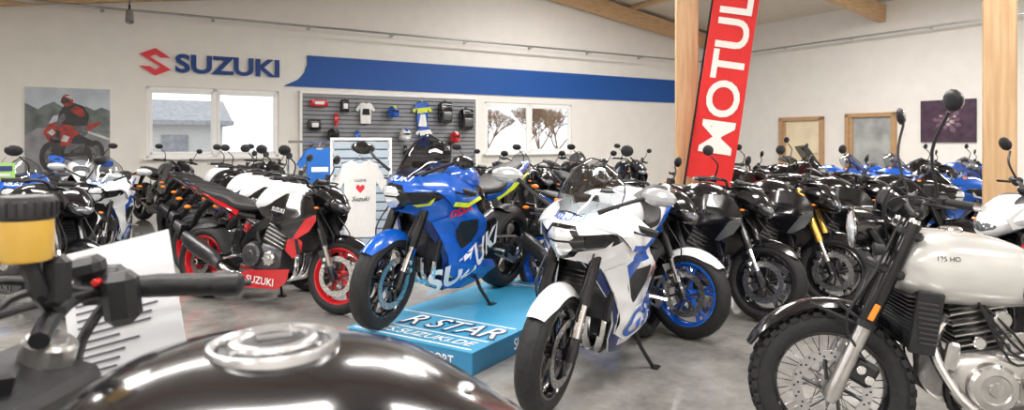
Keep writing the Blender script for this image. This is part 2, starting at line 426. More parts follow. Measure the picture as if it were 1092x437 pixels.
def build_sport(kind,deg=4):
    m=MB();R=.30
    wheel(m,-1.41,.315,.19,.222,'r',.11)
    st=m.mark()
    wheel(m,0,R,.12,.218,'both',.16)
    fork(m,(-.27,.90),R,.105)
    caliper_disc_hoses(m,R)
    fender(m,0,R,R+.020,42,155,.064,'fend',.055)
    m.prism([(-.02,R+.04),(-.12,R+.21),(-.19,R+.19),(-.10,R+.03)],.076,.088,'fend',True)
    m.tube([(-.30,.10,.89),(-.34,.18,.89),(-.43,.33,.86)],.012,'dark',8,sym=True)
    m.tube([(-.365,.225,.883),(-.43,.335,.86)],.017,'seat',10,sym=True)
    m.box((-.35,.20,.885),(.05,.04,.05),'dark',None,.2,sym=True)
    m.tube([(-.30,.19,.88),(-.29,.27,.87),(-.36,.34,.855)],.006,'fork',6,sym=True,sm=3)
    m.cyl((-.29,-.16,.95),(0,0,1),.04,.022,'amber',12)
    steer(m,st,(-.27,.90),deg,R)
    fs=m.mark()
    outer=[(.05,.955),(.085,.93),(.12,.90),(.14,.875),(.15,.85),(.145,.82),(.13,.79),(.10,.76),(.06,.73),(-.04,.705),(-.13,.64),(-.22,.55),(-.31,.47),(-.36,.37),(-.40,.27),(-.47,.185),(-.70,.145),(-.98,.165),(-1.06,.24),(-.96,.32),(-.82,.345),(-.72,.43),(-.76,.56),(-.70,.66),(-.60,.72),(-.52,.82),(-.42,.915),(-.25,.985),(-.12,1.0),(0,.985)]
    regs=[(outer,'body')]
    regs.append(([(-.0,.72),(-.04,.69),(-.13,.62),(-.22,.53),(-.31,.45),(-.36,.35),(-.40,.25),(-.47,.165),(-.54,.16),(-.47,.28),(-.42,.40),(-.37,.48),(-.27,.57),(-.16,.67)],'accent2'))
    regs.append(([(-.38,.10),(-.42,.21),(-.60,.23),(-.8,.32),(-1.1,.34),(-1.1,.1)],'lower'))
    regs.append(([(-.45,.27),(-.62,.25),(-.82,.34),(-.80,.38),(-.62,.30),(-.44,.32)],'accent'))
    regs.append(([(-.40,.66),(-.58,.67),(-.64,.58),(-.60,.50),(-.48,.47),(-.40,.56)],'vent'))
    regs.append(([(-.30,.66),(-.40,.60),(-.43,.70),(-.56,.70),(-.50,.76),(-.36,.75)],'accent3'))
    regs.append(([(.16,.77),(.05,.765),(-.12,.80),(-.22,.84),(-.08,.862),(.06,.855),(.16,.86)],'accent4'))
    m.panel(regs,yfs,.025)
    yb=lambda x,z: yfs(x,z)+.016*min(1,max(0,(-.0-x)/.2))+.004
    m.panel([([(.03,.90),(-.10,.865),(-.26,.77),(-.44,.755),(-.60,.80),(-.53,.865),(-.40,.93),(-.22,.975),(-.05,.95)],'body'),([(-.26,.77),(-.44,.755),(-.60,.80),(-.58,.82),(-.44,.785),(-.27,.80)],'blade')],yb,.03)
    yc=lambda x,z: yfs(x,z)+.016
    m.panel([([(-.17,.655),(-.28,.535),(-.355,.44),(-.40,.31),(-.50,.26),(-.80,.33),(-.70,.42),(-.60,.45),(-.50,.44),(-.42,.50),(-.36,.62),(-.28,.70)],'wing')],yc,.025)
    m.front([(sp([(0,.728),(.045,.74),(.088,.79),(.092,.835),(.06,.895),(0,.905)]),'black')],xfs,.012,.004)
    m.front([(sp([(0,.748),(.030,.755),(.058,.79),(.050,.818),(0,.822)]),'lens')],xfs,.012,.012)
    m.front([(sp([(0,.832),(.052,.829),(.066,.842),(.042,.882),(0,.888)]),'lens')],xfs,.012,.012)
    for s in(1,-1):
        P=[(s*.100,.785),(s*.155,.797),(s*.182,.832),(s*.165,.862),(s*.104,.852)]
        if s<0: P=P[::-1]
        m.front([(P,'dark')],xfs,.015,.005)
        P=[(s*.098,.772),(s*.16,.785),(s*.195,.825),(s*.186,.80),(s*.165,.772),(s*.11,.757)]
        m.front([(P,'drl')],xfs,.015,.010)
    m.ftext('SUZUKI',.932,.028,xfs,'text2',.006,1.15,.02)
    pf=catmull([(.055,.955,.09),(-.02,1.03,.145),(-.10,1.11,.165),(-.20,1.175,.14),(-.27,1.20,.07)],5);G=[]
    for x,z,w in pf:
        G.append([(x-.17*((j-5)/5)**2*(w/.15),w*(j-5)/5*1.05,z-.075*((j-5)/5)**2*(w/.13)) for j in range(11)])
    m.grid(G,'glass')
    m.tube([g[0] for g in G],.004,'dark',5);m.tube([g[-1] for g in G],.004,'dark',5);m.tube(G[0],.004,'dark',5);m.tube(G[-1],.004,'dark',5)
    m.tube([(-.02,.13,.96),(-.02,.25,1.02),(-.06,.34,1.06)],[.012,.009,.012],'dark',8,sym=True,sm=3)
    m.ell((-.06,.40,1.07),(.045,.088,.042),'mirrorbody',(0,.0,-.25),14,sym=True)
    m.ell((-.085,.40,1.07),(.03,.077,.035),'mirr',(0,.0,-.25),14,sym=True)
    def wp(p):
        t=max(0,min(1,(p[0]+.50)/.5));t=t*t*(3-2*t)
        return (p[0]-.10*t,p[1],p[2])
    m.warp(fs,wp)
    m.ell((-.20,0,.85),(.17,.10,.07),'dark',None,14)
    m.box((-.28,0,.985),(.03,.13,.08),'dark',(0,.6,0),.2)
    m.body([(-.2,0,.80,.10,.08,2.5),(-.34,0,.72,.16,.14,2.5),(-.5,0,.66,.17,.13,2.5)],'dark',14,2)
    m.body([(-.39,0,.88,.07,.03,2.4),(-.44,0,.89,.13,.09,2.4),(-.54,0,.895,.17,.125,2.6),(-.66,0,.885,.175,.135,2.6),(-.76,0,.86,.15,.12,2.5),(-.85,0,.83,.10,.08,2.3),(-.9,0,.81,.06,.04,2.2)],'tank',28,4)
    m.lathe((-.56,0,1.018),(.05,0,1),[(-.01,.055),(.004,.055),(.008,.048),(.004,.04),(.006,.001)],'dark',20)
    m.body([(-.62,.15,.80,.02,.10,2.2),(-.72,.16,.76,.025,.12,2.2),(-.84,.14,.72,.02,.08,2.2)],'body2',12,3,sym=True)
    frame_beam(m);i4(m,-.64,.38,.175);radiator(m,-.33,.55,.16,.15)
    rear_end(m,-1.41,.315)
    m.body([(-.84,0,.80,.09,.03,2.6),(-.92,0,.81,.14,.035,2.8),(-1.08,0,.82,.15,.04,3),(-1.2,0,.86,.12,.05,2.6)],'seat',20,3)
    m.body([(-.95,0,.76,.10,.05,2.4),(-1.1,0,.79,.13,.065,2.4),(-1.3,0,.87,.12,.07,2.2),(-1.5,0,.93,.08,.055,2.1),(-1.68,0,.975,.03,.02,2)],'tail',22,4)
    m.body([(-1.2,0,.90,.08,.03,2.6),(-1.32,0,.93,.095,.035,2.8),(-1.5,0,.975,.065,.025,2.4)],'seat',18,3)
    m.prism([(-1.05,.78),(-1.3,.84),(-1.52,.92),(-1.3,.80),(-1.08,.73)],.105,.12,'accent',True)
    m.box((-1.66,0,.95),(.03,.07,.025),'redl',None,.3)
    plate_hanger(m,-1.45,.88)
    fender(m,-1.41,.315,.345,70,150,.085,'dark',.06)
    if kind=='white':
        m.stext('GSX',-.60,.40,.14,yc,'text',.38,.006,1.0,.02)
        m.stext('R',-.66,.61,.08,yfs,'textr',.2,.006,1.2,.03)
    else:
        m.stext('SUZUKI',-.60,.38,.17,yc,'text',.50,.006,.8,.03)
        m.stext('GSX-R',-.40,.735,.045,yfs,'textr',.2,.010,1.2,.03)
    return m.mesh('sport_'+kind,24)
DEF.update(lower=BLACK,vent=DARK,accent3=WHITE,accent4=WHITE,drl=WHITE,text2=BLUE,textr=RED,mirrorbody=GREY,blade=GREY,wing=BLACK)
# ---- naked / adventure
def build_naked(kind,deg=6,txt='SUZUKI'):
    m=MB();R=.30;adv=kind=='adv';dz=.06 if adv else 0
    wheel(m,-1.44,.315,.18,.222,'r',.11)
    st=m.mark()
    wheel(m,0,R,.12,.218,'both',.155)
    hd=(-.29,.93+dz)
    fork(m,hd,R,.105);caliper_disc_hoses(m,R)
    fender(m,0,R,R+.022,42,158,.066,'fend',.055)
    m.prism([(-.02,R+.04),(-.12,R+.20),(-.18,R+.18),(-.09,R+.02)],.076,.086,'fend',True)
    if not adv:
        m.body([(-.27,0,.91,.10,.06,1.8),(-.20,0,.915,.135,.10,1.8),(-.11,0,.89,.12,.11,1.7),(-.04,0,.855,.09,.085,1.7),(.0,0,.825,.045,.045,1.8)],'mask',16,2)
        m.body([(-.09,0,.87,.105,.05,1.8),(-.035,0,.85,.085,.045,1.8),(.005,0,.832,.05,.026,1.8),(.012,0,.828,.01,.006,2)],'lensd',16,2)
        m.box((-.045,.052,.862),(.05,.05,.012),'lens',(0,.35,-.9),.3,sym=True)
        m.body([(-.26,0,1.0,.085,.01,2.2),(-.17,0,.995,.095,.012,2.2),(-.10,0,.955,.06,.01,2.2)],'dark',14,3)
        m.prism([(-.30,.93),(-.16,.975),(-.06,.90),(-.10,.84),(-.20,.86)],.105,.115,'mask',True)
    else:
        m.body([(-.3,0,1.0,.17,.10,2.2),(-.16,0,.99,.16,.12,2.2),(-.03,0,.94,.12,.10,2.0),(.12,0,.86,.07,.04,2.),(.26,0,.80,.02,.012,2)],'mask',22,4)
        m.body([(-.05,0,.98,.11,.06,2.2),(.02,0,.96,.10,.055,2.2),(.05,0,.95,.07,.04,2.2)],'lensd',18,3)
        G=[]
        for x,z,w in catmull([(-.02,1.04,.11),(-.1,1.14,.16),(-.18,1.25,.16),(-.24,1.32,.10)],4):
            G.append([(x-.12*((j-4)/4)**2,w*(j-4)/4,z-.03*((j-4)/4)**2) for j in range(9)])
        m.grid(G,'glass')
    m.box((-.27,0,1.02+dz),(.05,.13,.07),'dark',(0,.7,0),.2)
    for s in(1,-1):
        m.tube([(-.14,s*.11,.82+dz),(-.13,s*.2,.82+dz)],.007,'dark',6);m.ell((-.13,s*.22,.82+dz),(.016,.024,.009),'amber',None,10)
    bars(m,-.33,.99+dz,.37,.05,.11,adv,(.33,.20 if not adv else .24))
    steer(m,st,hd,deg,R)
    m.body([(-.36,0,.86+dz*.5,.08,.05,2.4),(-.42,0,.88+dz*.5,.13,.10,2.5),(-.54,0,.90+dz*.5,.165,.125,2.6),(-.68,0,.885+dz*.5,.16,.125,2.5),(-.80,0,.85+dz*.3,.12,.09,2.3),(-.88,0,.82,.07,.05,2.2)],'tank',28,4)
    m.lathe((-.55,0,1.022+dz*.5),(.05,0,1),[(-.01,.055),(.004,.055),(.008,.048),(.004,.04),(.006,.001)],'dark',20)
    def ys(x,z):
        y=.215-.35*max(0,-x-.42)**1.3-.28*max(0,x+.24)-.25*max(0,z-.8)-.12*max(0,.6-z)
        return y+.015*max(0,1-abs(z-.72-.25*(x+.3))/.06)
    P=[(-.12,.80),(-.12,.73),(-.18,.64),(-.28,.58),(-.38,.58),(-.46,.64),(-.56,.70),(-.74,.75),(-.80,.80),(-.60,.86),(-.44,.93),(-.28,.93),(-.18,.88)]
    if adv: P=[(.02,.90),(-.05,.74),(-.16,.60),(-.26,.48),(-.40,.42),(-.48,.55),(-.60,.66),(-.78,.74),(-.84,.82),(-.60,.92),(-.44,1.0),(-.28,1.06),(-.12,1.0)]
    m.panel([(P,'body'),([(-.06,.80),(-.14,.66),(-.24,.56),(-.34,.56),(-.28,.64),(-.20,.74)],'accent'),([(-.40,.9),(-.5,.62),(-.7,.72),(-.62,.8)],'body2')],ys,.035)
    # lower radiator cowl
    yl=lambda x,z:.185-.2*max(0,.55-z)
    m.panel([([(-.25,.56),(-.27,.47),(-.36,.42),(-.43,.48),(-.40,.57),(-.33,.60)],'cowl')],yl,.05)
    m.stext(txt,-.50,.80,.034,ys,'text',.12,.006,1.,.01)
    def yb(x,z): return .15+.22*(z-.15)
    m.panel([([(-.36,.34),(-.40,.24),(-.50,.165),(-.94,.15),(-1.02,.22),(-.80,.30),(-.55,.32)],'belly')],yb,.05)
    if kind=='street': m.stext('SUZUKI',-.68,.225,.06,yb,'text3',.05,.006,1.,.015)
    frame_beam(m);i4(m,-.66,.42,.19);radiator(m,-.32,.60,.17,.14)
    rear_end(m,-1.44,.315)
    m.body([(-.80,0,.80,.08,.03,2.6),(-.90,0,.80,.13,.04,2.8),(-1.05,0,.81,.14,.045,3),(-1.17,0,.85,.12,.05,2.8),(-1.34,0,.88,.11,.045,2.8),(-1.5,0,.91,.06,.03,2.4)],'seat',22,3)
    m.body([(-.85,0,.73,.09,.04,2.4),(-1.05,0,.755,.13,.05,2.4),(-1.25,0,.82,.125,.055,2.2),(-1.45,0,.875,.09,.045,2.1),(-1.62,0,.92,.04,.02,2)],'tail',22,4)
    m.prism([(-1.0,.77),(-1.2,.83),(-1.45,.905),(-1.2,.80),(-1.02,.73)],.115,.13,'accent',True)
    m.box((-1.6,0,.9),(.03,.08,.03),'redl',None,.3);plate_hanger(m,-1.45,.85)
    if adv: m.tube([(-1.2,.12,.86),(-1.4,.12,.93),(-1.62,.10,.94)],.012,'dark',8,sym=True)
    fender(m,-1.44,.315,.345,70,150,.085,'dark',.06)
    m.tube([(-1.44,.12,.3),(-1.5,.13,.55),(-1.5,.10,.7)],.01,'dark',6)
    return m.mesh('moto_'+kind,28)
DEF.update(mask=BLACK,text3=WHITE,cowl=BLACK)
# ---- scrambler
def build_scrambler():
    m=MB();R=.325
    spoked(m,-1.44,.32,.14,.225,.12)
    st=m.mark()
    spoked(m,0,R,.11,.228,.155,True,1)
    hd=(-.29,1.0);L=lambda t,y=0,dx=0:(hd[0]*t+dx,y,R+(hd[1]-R)*t)
    for s in(1,-1):
        y=s*.105
        m.tube([L(-.06,y),L(.0,y),L(.06,y),L(.45,y)],[.022,.034,.03,.029],'engine2',14)
        m.tube([L(.40,y),L(.42,y),L(1.03,y)],[.034,.036,.034],'fork',14)
        m.lathe(L(.42,y),(hd[0],0,hd[1]-R),[(-.012,.03),(-.012,.041),(.012,.041),(.012,.03)],'dark',16)
        m.cyl(L(1.04,y),(hd[0],0,hd[1]-R),.02,.022,'chrome',14)
        m.box(L(.50,y*1.36,-.0),(.022,.008,.07),'amber',(0,-.45,0),.3)
    m.box((-.11,.095,R+.085),(.10,.05,.10),'dark',(0,-.5,0),.3)
    m.cyl((-.10,.122,R+.10),(0,1,0),.01,.018,'chrome',12);m.cyl((-.13,.122,R+.06),(0,1,0),.01,.018,'chrome',12)
    m.tube([(-.12,.11,R+.13),(-.04,.15,R+.3),(-.15,.14,R+.5),(-.26,.1,R+.72)],.006,'dark',6,sm=5)
    for t in(.74,.97): m.box(L(t),(.10,.27,.04),'dark',(0,math.atan2(hd[0],hd[1]-R),0),.3)
    fender(m,0,R,R+.04,25,150,.07,'fend',.03)
    m.tube([(-.02,.08,R+.36),(-.1,.1,R+.30)],.008,'dark',6,sym=True);m.tube([(.08,.08,R+.35),(-.09,.1,R+.28)],.008,'dark',6,sym=True)
    c=(-.15,0,.99)
    m.lathe(c,(1,0,0),[(-.10,.001),(-.09,.045),(-.05,.075),(.03,.088),(.05,.09),(.05,.08)],'black',26)
    m.lathe(c,(1,0,0),[(.046,.083),(.058,.088),(.062,.082),(.058,.075)],'chrome',26,closed=True)
    m.lathe(c,(1,0,0),[(.05,.08),(.066,.06),(.074,.03),(.077,.001)],'lens',22)
    m.tube([(-.2,.11,.9),(-.15,.10,.99)],.014,'dark',8,sym=True)
    m.tube([(-.17,.09,.93),(-.15,.19,.92)],.007,'dark',6,sym=True);m.lathe((-.15,.2,.92),(1,0,0),[(-.03,.001),(-.02,.02),(.015,.026),(.02,.001)],'dark',14,sym=True)
    m.lathe((-.25,0,1.12),(-.55,0,.85),[(-.05,.001),(-.045,.04),(-.01,.05),(.012,.052),(.012,.045),(.008,.001)],'dark',22)
    m.lathe((-.25,0,1.12),(-.55,0,.85),[(.011,.053),(.018,.052),(.018,.045),(.011,.044)],'chrome',22,closed=True)
    bars(m,-.34,1.05,.34,.06,.10,False,(.32,.37))
    for y,z in((.06,1.2),(-.07,1.17),(.1,1.13)): m.tube([(-.36,y*2.2,1.11),(-.27,y*1.6,z),(-.2,y,1.08),(-.24,y*.4,.86),(-.33,y*.2,.75)],.005,'dark',6,sm=5)
    steer(m,st,hd,-12,R)
    m.body([(-.20,0,.84,.045,.04,2.2),(-.24,0,.845,.105,.095,2.3),(-.34,0,.845,.155,.145,2.5),(-.50,0,.835,.17,.15,2.6),(-.66,0,.82,.16,.135,2.6),(-.78,0,.80,.12,.10,2.4),(-.86,0,.79,.07,.05,2.2)],'tank',32,5)
    m.lathe((-.47,0,.985),(.03,0,1),[(-.01,.045),(.01,.045),(.016,.036),(.014,.001)],'chrome',20)
    def yt(x,z): return .174-.6*(x+.5)**2-.9*max(0,z-.88)**1.2
    m.stext('125 HO',-.38,.90,.018,yt,'text3',0,.004,1.,.0)
    m.ell((-.73,.13,.79),(.08,.035,.07),'dark',(0,.2,.25),14,sym=True)
    m.box((-.30,0,.64),(.06,.26,.24),'dark',(0,-.15,0),.1)
    for q in range(12): m.box((-.296+.0028*(q-6),0,.545+.0175*q),(.085,.275,.005),'engine',(0,-.15,0),.1)
    m.box((-.31,.145,.64),(.10,.025,.25),'dark',(0,-.15,0),.2,sym=True)
    for q in range(9): m.box((-.312,.16,.56+.02*q),(.075,.006,.006),'engine',(0,-.15,0),.1)
    m.tube([(-.28,.02,.92),(-.33,.06,.75),(-.40,.11,.45),(-.46,.12,.27),(-.85,.12,.26),(-.95,.11,.42),(-.90,.11,.70),(-.60,.06,.72),(-.3,.02,.88)],.017,'frame',8,sym=True,sm=4)
    m.tube([(-.9,.11,.7),(-1.2,.12,.75),(-1.5,.1,.78)],.015,'frame',8,sym=True);m.tube([(-.93,.12,.45),(-1.28,.12,.75)],.013,'frame',8,sym=True)
    m.body([(-.40,0,.40,.10,.09,3.2),(-.46,0,.40,.14,.13,3.4),(-.70,0,.41,.15,.14,3.4),(-.86,0,.43,.12,.11,3.2),(-.90,0,.43,.08,.07,3)],'engine2',22,2)
    m.tube([(-.56,0,.50),(-.51,0,.74)],[.085,.08],'engine2',18)
    for q in range(9): 
        t=q/8;m.box((-.555+.04*t,0,.535+.17*t),(.21,.22,.007),'engine2' if q%2 else 'engine',(0,.2,0),.15)
    m.box((-.50,0,.735),(.18,.19,.06),'engine2',(0,.2,0),.3)
    for s in(1,-1):
        for xx,zz,r in((-.56,.39,.10),(-.74,.42,.075),(-.86,.41,.04)):
            m.lathe((xx,s*.13,zz),(0,s,0),[(-.02,r),(.03,r*.97),(.042,r*.85),(.046,r*.6),(.040,r*.55),(.040,r*.3),(.05,r*.25),(.05,.001)],'engine2',28)
            for q in range(7):
                a=q*2*math.pi/7;m.cyl((xx+r*.9*math.cos(a),s*.168,zz+r*.9*math.sin(a)),(0,1,0),.014,.007,'chrome',6)
        m.cyl((-.52,s*.12,.56),(0,1,0),.03,.025,'chrome',14)
        m.cyl((-.60,s*.125,.655),(0,1,0),.03,.035,'engine2',18);m.box((-.66,s*.12,.56),(.10,.05,.07),'engine2',(0,.3,0),.3)
        m.box((-.42,s*.12,.50),(.05,.04,.12),'engine2',(0,-.2,0),.3)
    m.tube([(-.44,-.03,.66),(-.33,-.07,.58),(-.34,-.12,.42),(-.46,-.16,.30),(-.8,-.18,.30),(-1.05,-.19,.38)],.023,'chrome',10,sm=5)
    m.tube([(-.46,.05,.66),(-.36,.10,.56),(-.38,.14,.44),(-.5,.17,.30),(-.8,.15,.26)],.02,'chrome',10,sm=5)
    m.body([(-1.02,-.19,.37,.03,.03,2),(-1.08,-.195,.40,.045,.045,2),(-1.5,-.20,.55,.05,.05,2),(-1.58,-.2,.58,.04,.04,2)],'chrome',18,3)
    for q in range(4): m.tube([(-.5,.1+.01*q,.75),(-.62,.15,.62-.04*q),(-.72,.14,.5)],.005,'dark',6,sm=4)
    m.tube([(-.95,.10,.42),(-1.44,.11,.32)],[.032,.026],'frame',8,sym=True)
    m.tube([(-1.12,.16,.40),(-1.18,.15,.74)],[.02,.02],'dark',8,sym=True)
    for q in range(9): m.lathe((-1.125-.006*q,.158,.43+.033*q),(0,0,1),[(-.006,.03),(0,.042),(.006,.03)],'chrome',10,sym=True)
    m.prism([(-.84,.74),(-1.1,.72),(-1.06,.55),(-.9,.52)],.12,.14,'black',True)
    m.body([(-.80,0,.82,.08,.03,2.6),(-.92,0,.815,.125,.045,2.8),(-1.15,0,.82,.13,.05,3),(-1.4,0,.84,.12,.05,2.8),(-1.54,0,.86,.07,.03,2.4)],'seat',22,3)
    fender(m,-1.44,.32,.40,40,120,.085,'fend',.04)
    m.tube([(-.85,.14,.28),(-.9,.29,.02)],.012,'dark',8);m.tube([(-.9,.15,.36),(-.92,.27,.36)],.012,'chrome',8,sym=True)
    return m.mesh('scrambler')
me_white=build_sport('white',3);me_blue=build_sport('blue',6)
me_st=build_naked('street',6);me_adv=build_naked('adv',5);me_scr=build_scrambler()
# ------------------------------------------------------------------ room frame
C=Vector((6.5,21.8,0));ub=Vector((.855,.519,0)).normalized();vd=Vector((.519,-.855,0)).normalized();TH=math.atan2(ub.y,ub.x)
U0=-26.;VF=20.
def RW(u,v,z=0): p=C+ub*u+vd*v; return (p.x,p.y,z)
def rp(name,m,u=0,v=0,z=0): return obj(name,m.mesh(name),RW(u,v,z),(0,0,TH))
def rbox(name,u0,u1,v0,v1,z0,z1,mat,bev=.02):
    m=MB();m.box((0,0,0),(abs(u1-u0),abs(v1-v0),z1-z0),mat,None,bev);return rp(name,m,(u0+u1)/2,(v0+v1)/2,(z0+z1)/2)
WALL=M('wall_plaster',(.80,.775,.735),.85,0,0,.025,3,.05)
WOOD=bpy.data.materials.new('glulam_wood');WOOD.use_nodes=True
def woodify(m,c1,c2,sc=(1,14,14)):
    nt=m.node_tree;b=nt.nodes['Principled BSDF'];tc=nt.nodes.new('ShaderNodeTexCoord');mp=nt.nodes.new('ShaderNodeMapping');mp.inputs['Scale'].default_value=sc
    n=nt.nodes.new('ShaderNodeTexNoise');n.inputs['Scale'].default_value=3;n.inputs['Detail'].default_value=6;r=nt.nodes.new('ShaderNodeValToRGB')
    r.color_ramp.elements[0].position=.3;r.color_ramp.elements[0].color=c1+(1,);r.color_ramp.elements[1].position=.7;r.color_ramp.elements[1].color=c2+(1,)
    nt.links.new(tc.outputs['Object'],mp.inputs[0]);nt.links.new(mp.outputs[0],n.inputs['Vector']);nt.links.new(n.outputs['Fac'],r.inputs['Fac']);nt.links.new(r.outputs[0],b.inputs['Base Color']);b.inputs['Roughness'].default_value=.55
woodify(WOOD,(.50,.31,.16),(.70,.48,.28),(1,14,14))
WOODV=bpy.data.materials.new('glulam_wood_post');WOODV.use_nodes=True;woodify(WOODV,(.44,.27,.13),(.60,.40,.23),(9,9,.6))
CEIL=bpy.data.materials.new('ceiling_planks');CEIL.use_nodes=True;woodify(CEIL,(.64,.56,.47),(.74,.67,.58),(8,1,8))
FL=bpy.data.materials.new('polished_concrete');FL.use_nodes=True;nt=FL.node_tree;b=nt.nodes['Principled BSDF']
tc=nt.nodes.new('ShaderNodeTexCoord')
n1=nt.nodes.new('ShaderNodeTexNoise');n1.inputs['Scale'].default_value=1.3;n1.inputs['Detail'].default_value=10;n1.inputs['Roughness'].default_value=.7
r1=nt.nodes.new('ShaderNodeValToRGB');r1.color_ramp.elements[0].position=.36;r1.color_ramp.elements[0].color=(.14,.135,.125,1);r1.color_ramp.elements[1].position=.66;r1.color_ramp.elements[1].color=(.36,.35,.33,1)
r2=nt.nodes.new('ShaderNodeValToRGB');r2.color_ramp.elements[0].color=(.03,.03,.03,1);r2.color_ramp.elements[1].color=(.17,.17,.17,1)
n2=nt.nodes.new('ShaderNodeTexNoise');n2.inputs['Scale'].default_value=3;n2.inputs['Detail'].default_value=6
for n in(n1,n2): nt.links.new(tc.outputs['Object'],n.inputs['Vector'])
nt.links.new(n1.outputs['Fac'],r1.inputs['Fac']);nt.links.new(r1.outputs[0],b.inputs['Base Color']);nt.links.new(n2.outputs['Fac'],r2.inputs['Fac']);nt.links.new(r2.outputs[0],b.inputs['Roughness'])
b.inputs['Specular IOR Level'].default_value=.75
rbox('floor',U0-.2,.2,-.2,VF+.2,-.2,0,FL,0.001)
def zr(u): return 4.95+.15*(-u) if u>-7.5 else 4.95+1.125-.15*(-7.5-u)
tu=lambda t:t-15.06
def wallmesh(segs,th=.2):
    m=MB()
    for a,b_,z0,z1 in segs: m.add([(a,0,z0),(b_,0,z0),(b_,0,z1),(a,0,z1),(a,th,z0),(b_,th,z0),(b_,th,z1),(a,th,z1)],[[0,1,2,3],[7,6,5,4],[0,4,5,1],[1,5,6,2],[2,6,7,3],[3,7,4,0]],WALL)
    return m
w1=(tu(-1.24),tu(1.35),1.03,2.50);w2=(tu(6.6),tu(9.46),1.05,2.43)
m=wallmesh([(U0,w1[0],0,2.6),(w1[0],w1[1],0,w1[2]),(w1[0],w1[1],w1[3],2.6),(w1[1],w2[0],0,2.6),(w2[0],w2[1],0,w2[2]),(w2[0],w2[1],w2[3],2.6),(w2[1],0,0,2.6)])
P=[(U0,2.6),(0,2.6),(0,zr(0)),(-7.5,zr(-7.5)),(U0,zr(U0))];m.prism(P,0,.2,WALL)
rp('wall_back',m)
rbox('wall_right',0,.2,-.2,VF+.2,0,zr(0),WALL,.001)
rbox('wall_left',U0-.2,U0,-.2,VF+.2,0,zr(U0),WALL,.001)
m=MB();m.prism([(U0,0),(0,0),(0,zr(0)),(-7.5,zr(-7.5)),(U0,zr(U0))],0,-.2,WALL);rp('wall_front',m,0,VF,0)
m=MB();T=.15
m.prism([(.3,zr(0)-.045),(-7.5,zr(-7.5)),(U0-.3,zr(U0-.3)),(U0-.3,zr(U0-.3)+T),(-7.5,zr(-7.5)+T),(.3,zr(0)-.045+T)],.25,-VF-.25,CEIL);rp('ceiling',m)
for v in(.18,5.8,11.4,17.):
    m=MB();m.prism([(-.02,zr(0)-.52),(-7.5,zr(-7.5)-.60),(U0+.02,zr(U0)-.52),(U0+.02,zr(U0)-.1),(-7.5,zr(-7.5)-.12),(-.02,zr(0)-.1)],.09,-.09,WOOD);rp('roof_beam',m,0,v,0)
for u in(-3.5,-7.5,-11.5,-15.5,-19.5):
    m=MB();m.box((0,0,0),(.12,VF-.1,.12),WOOD);rp('roof_purlin',m,u,VF/2,zr(u)-.07)
FRM=M('window_frame_white',(.85,.85,.84),.4,0,.1,.02)
def window(name,w):
    a,b_,z0,z1=w;m=MB();W=b_-a;H=z1-z0;f=.07
    for x in(0,W,W/2): m.box((x if x==W/2 else (f/2 if x==0 else W-f/2),.06,H/2),(f*(1.5 if x==W/2 else 1),.08,H),FRM,None,.1)
    for z in(f/2,H-f/2): m.box((W/2,.06,z),(W,.08,f),FRM,None,.1)
    for cx in(W*.25+.01,W*.75-.01):
        m.box((cx,.04,f+.03),(W/2-f*1.6,.06,.06),FRM,None,.1);m.box((cx,.04,H-f-.03),(W/2-f*1.6,.06,.06),FRM,None,.1)
        for s in(-1,1): m.box((cx+s*(W/4-f),.04,H/2),(.06,.06,H-2*f),FRM,None,.1)
    m.add([(f,.07,f),(W-f,.07,f),(W-f,.07,H-f),(f,.07,H-f)],[[0,1,2,3]],PANE)
    m.box((W/2,-.05,-.015),(W+.12,.22,.035),FRM,None,.2)
    rp(name,m,a,0,z0)
window('window_1',w1);window('window_2',w2)
BB=M('sign_blue',(.004,.075,.33),.6,0,0,.03);SR=M('sign_red',(.72,.03,.05),.5,0,0,.03);SB=M('sign_navy_text',(.006,.045,.22),.6,0,0,.03)
m=MB();a=tu(1.35);P=[(a+.1,2.62),(-.01,2.62),(-.01,3.34),(a+.62,3.34),(a+.62,3.14),(a+.56,2.94),(a+.42,2.78)];m.prism(P,-.004,-.03,BB);rp('wall_stripe_sign',m)
m=MB();V,F=text2d('SUZUKI',.035,0);xs=[v[0] for v in V];W=max(xs)-min(xs);sx=2.08/W
m.add([(x*sx,-.05,z*.36) for x,z in V]+[(x*sx,-.004,z*.36) for x,z in V],F,SB)
rp('wall_lettering_sign',m,tu(.33),0,3.0)
m=MB()
lg=[(0,.5),(.5,.17),(.18,.17),(.0,.29),(-.17,.17),(.5,-.26),(.0,-.5),(-.5,-.17),(-.18,-.17),(0,-.29),(.17,-.17),(-.5,.26)]
m.prism([(x*.56,z*.56) for x,z in lg],-.004,-.05,SR);rp('wall_logo_sign',m,tu(-1.08),0,3.0)
GALV=M('galvanised_metal',(.42,.42,.42),.35,.9,0,.1)
m=MB();m.tube([(tu(-4.5),-.35,3.95),(tu(14.7),-.35,3.95)],.025,GALV,10)
for t in range(-4,15,2): m.tube([(tu(t),-.35,3.95),(tu(t),-.0,3.95)],.012,GALV,6);m.cyl((tu(t),-.01,3.95),(0,1,0),.02,.04,GALV,10)
rp('wall_pipe',m)
m=MB();m.tube([(-.3,-.4,4.1),(-.3,-12,4.1)],.025,GALV,10)
for t in range(1,12,2): m.tube([(-.3,-t,4.1),(0,-t,4.1)],.012,GALV,6)
rp('wall_pipe',m)
def spot(u,v,z):
    m=MB();m.tube([(0,0,0),(0,0,-.12)],.02,FORKB,8)
    m.lathe((0,-.02,-.22),(0,-.45,-.8),[(-.13,.001),(-.13,.06),(.12,.075),(.13,.07),(.10,.055),(.08,.001)],M('spot_grey',(.3,.3,.3),.4,.5),16);rp('track_spotlight',m,u,v,z)
spot(tu(-1.55),.9,3.95)
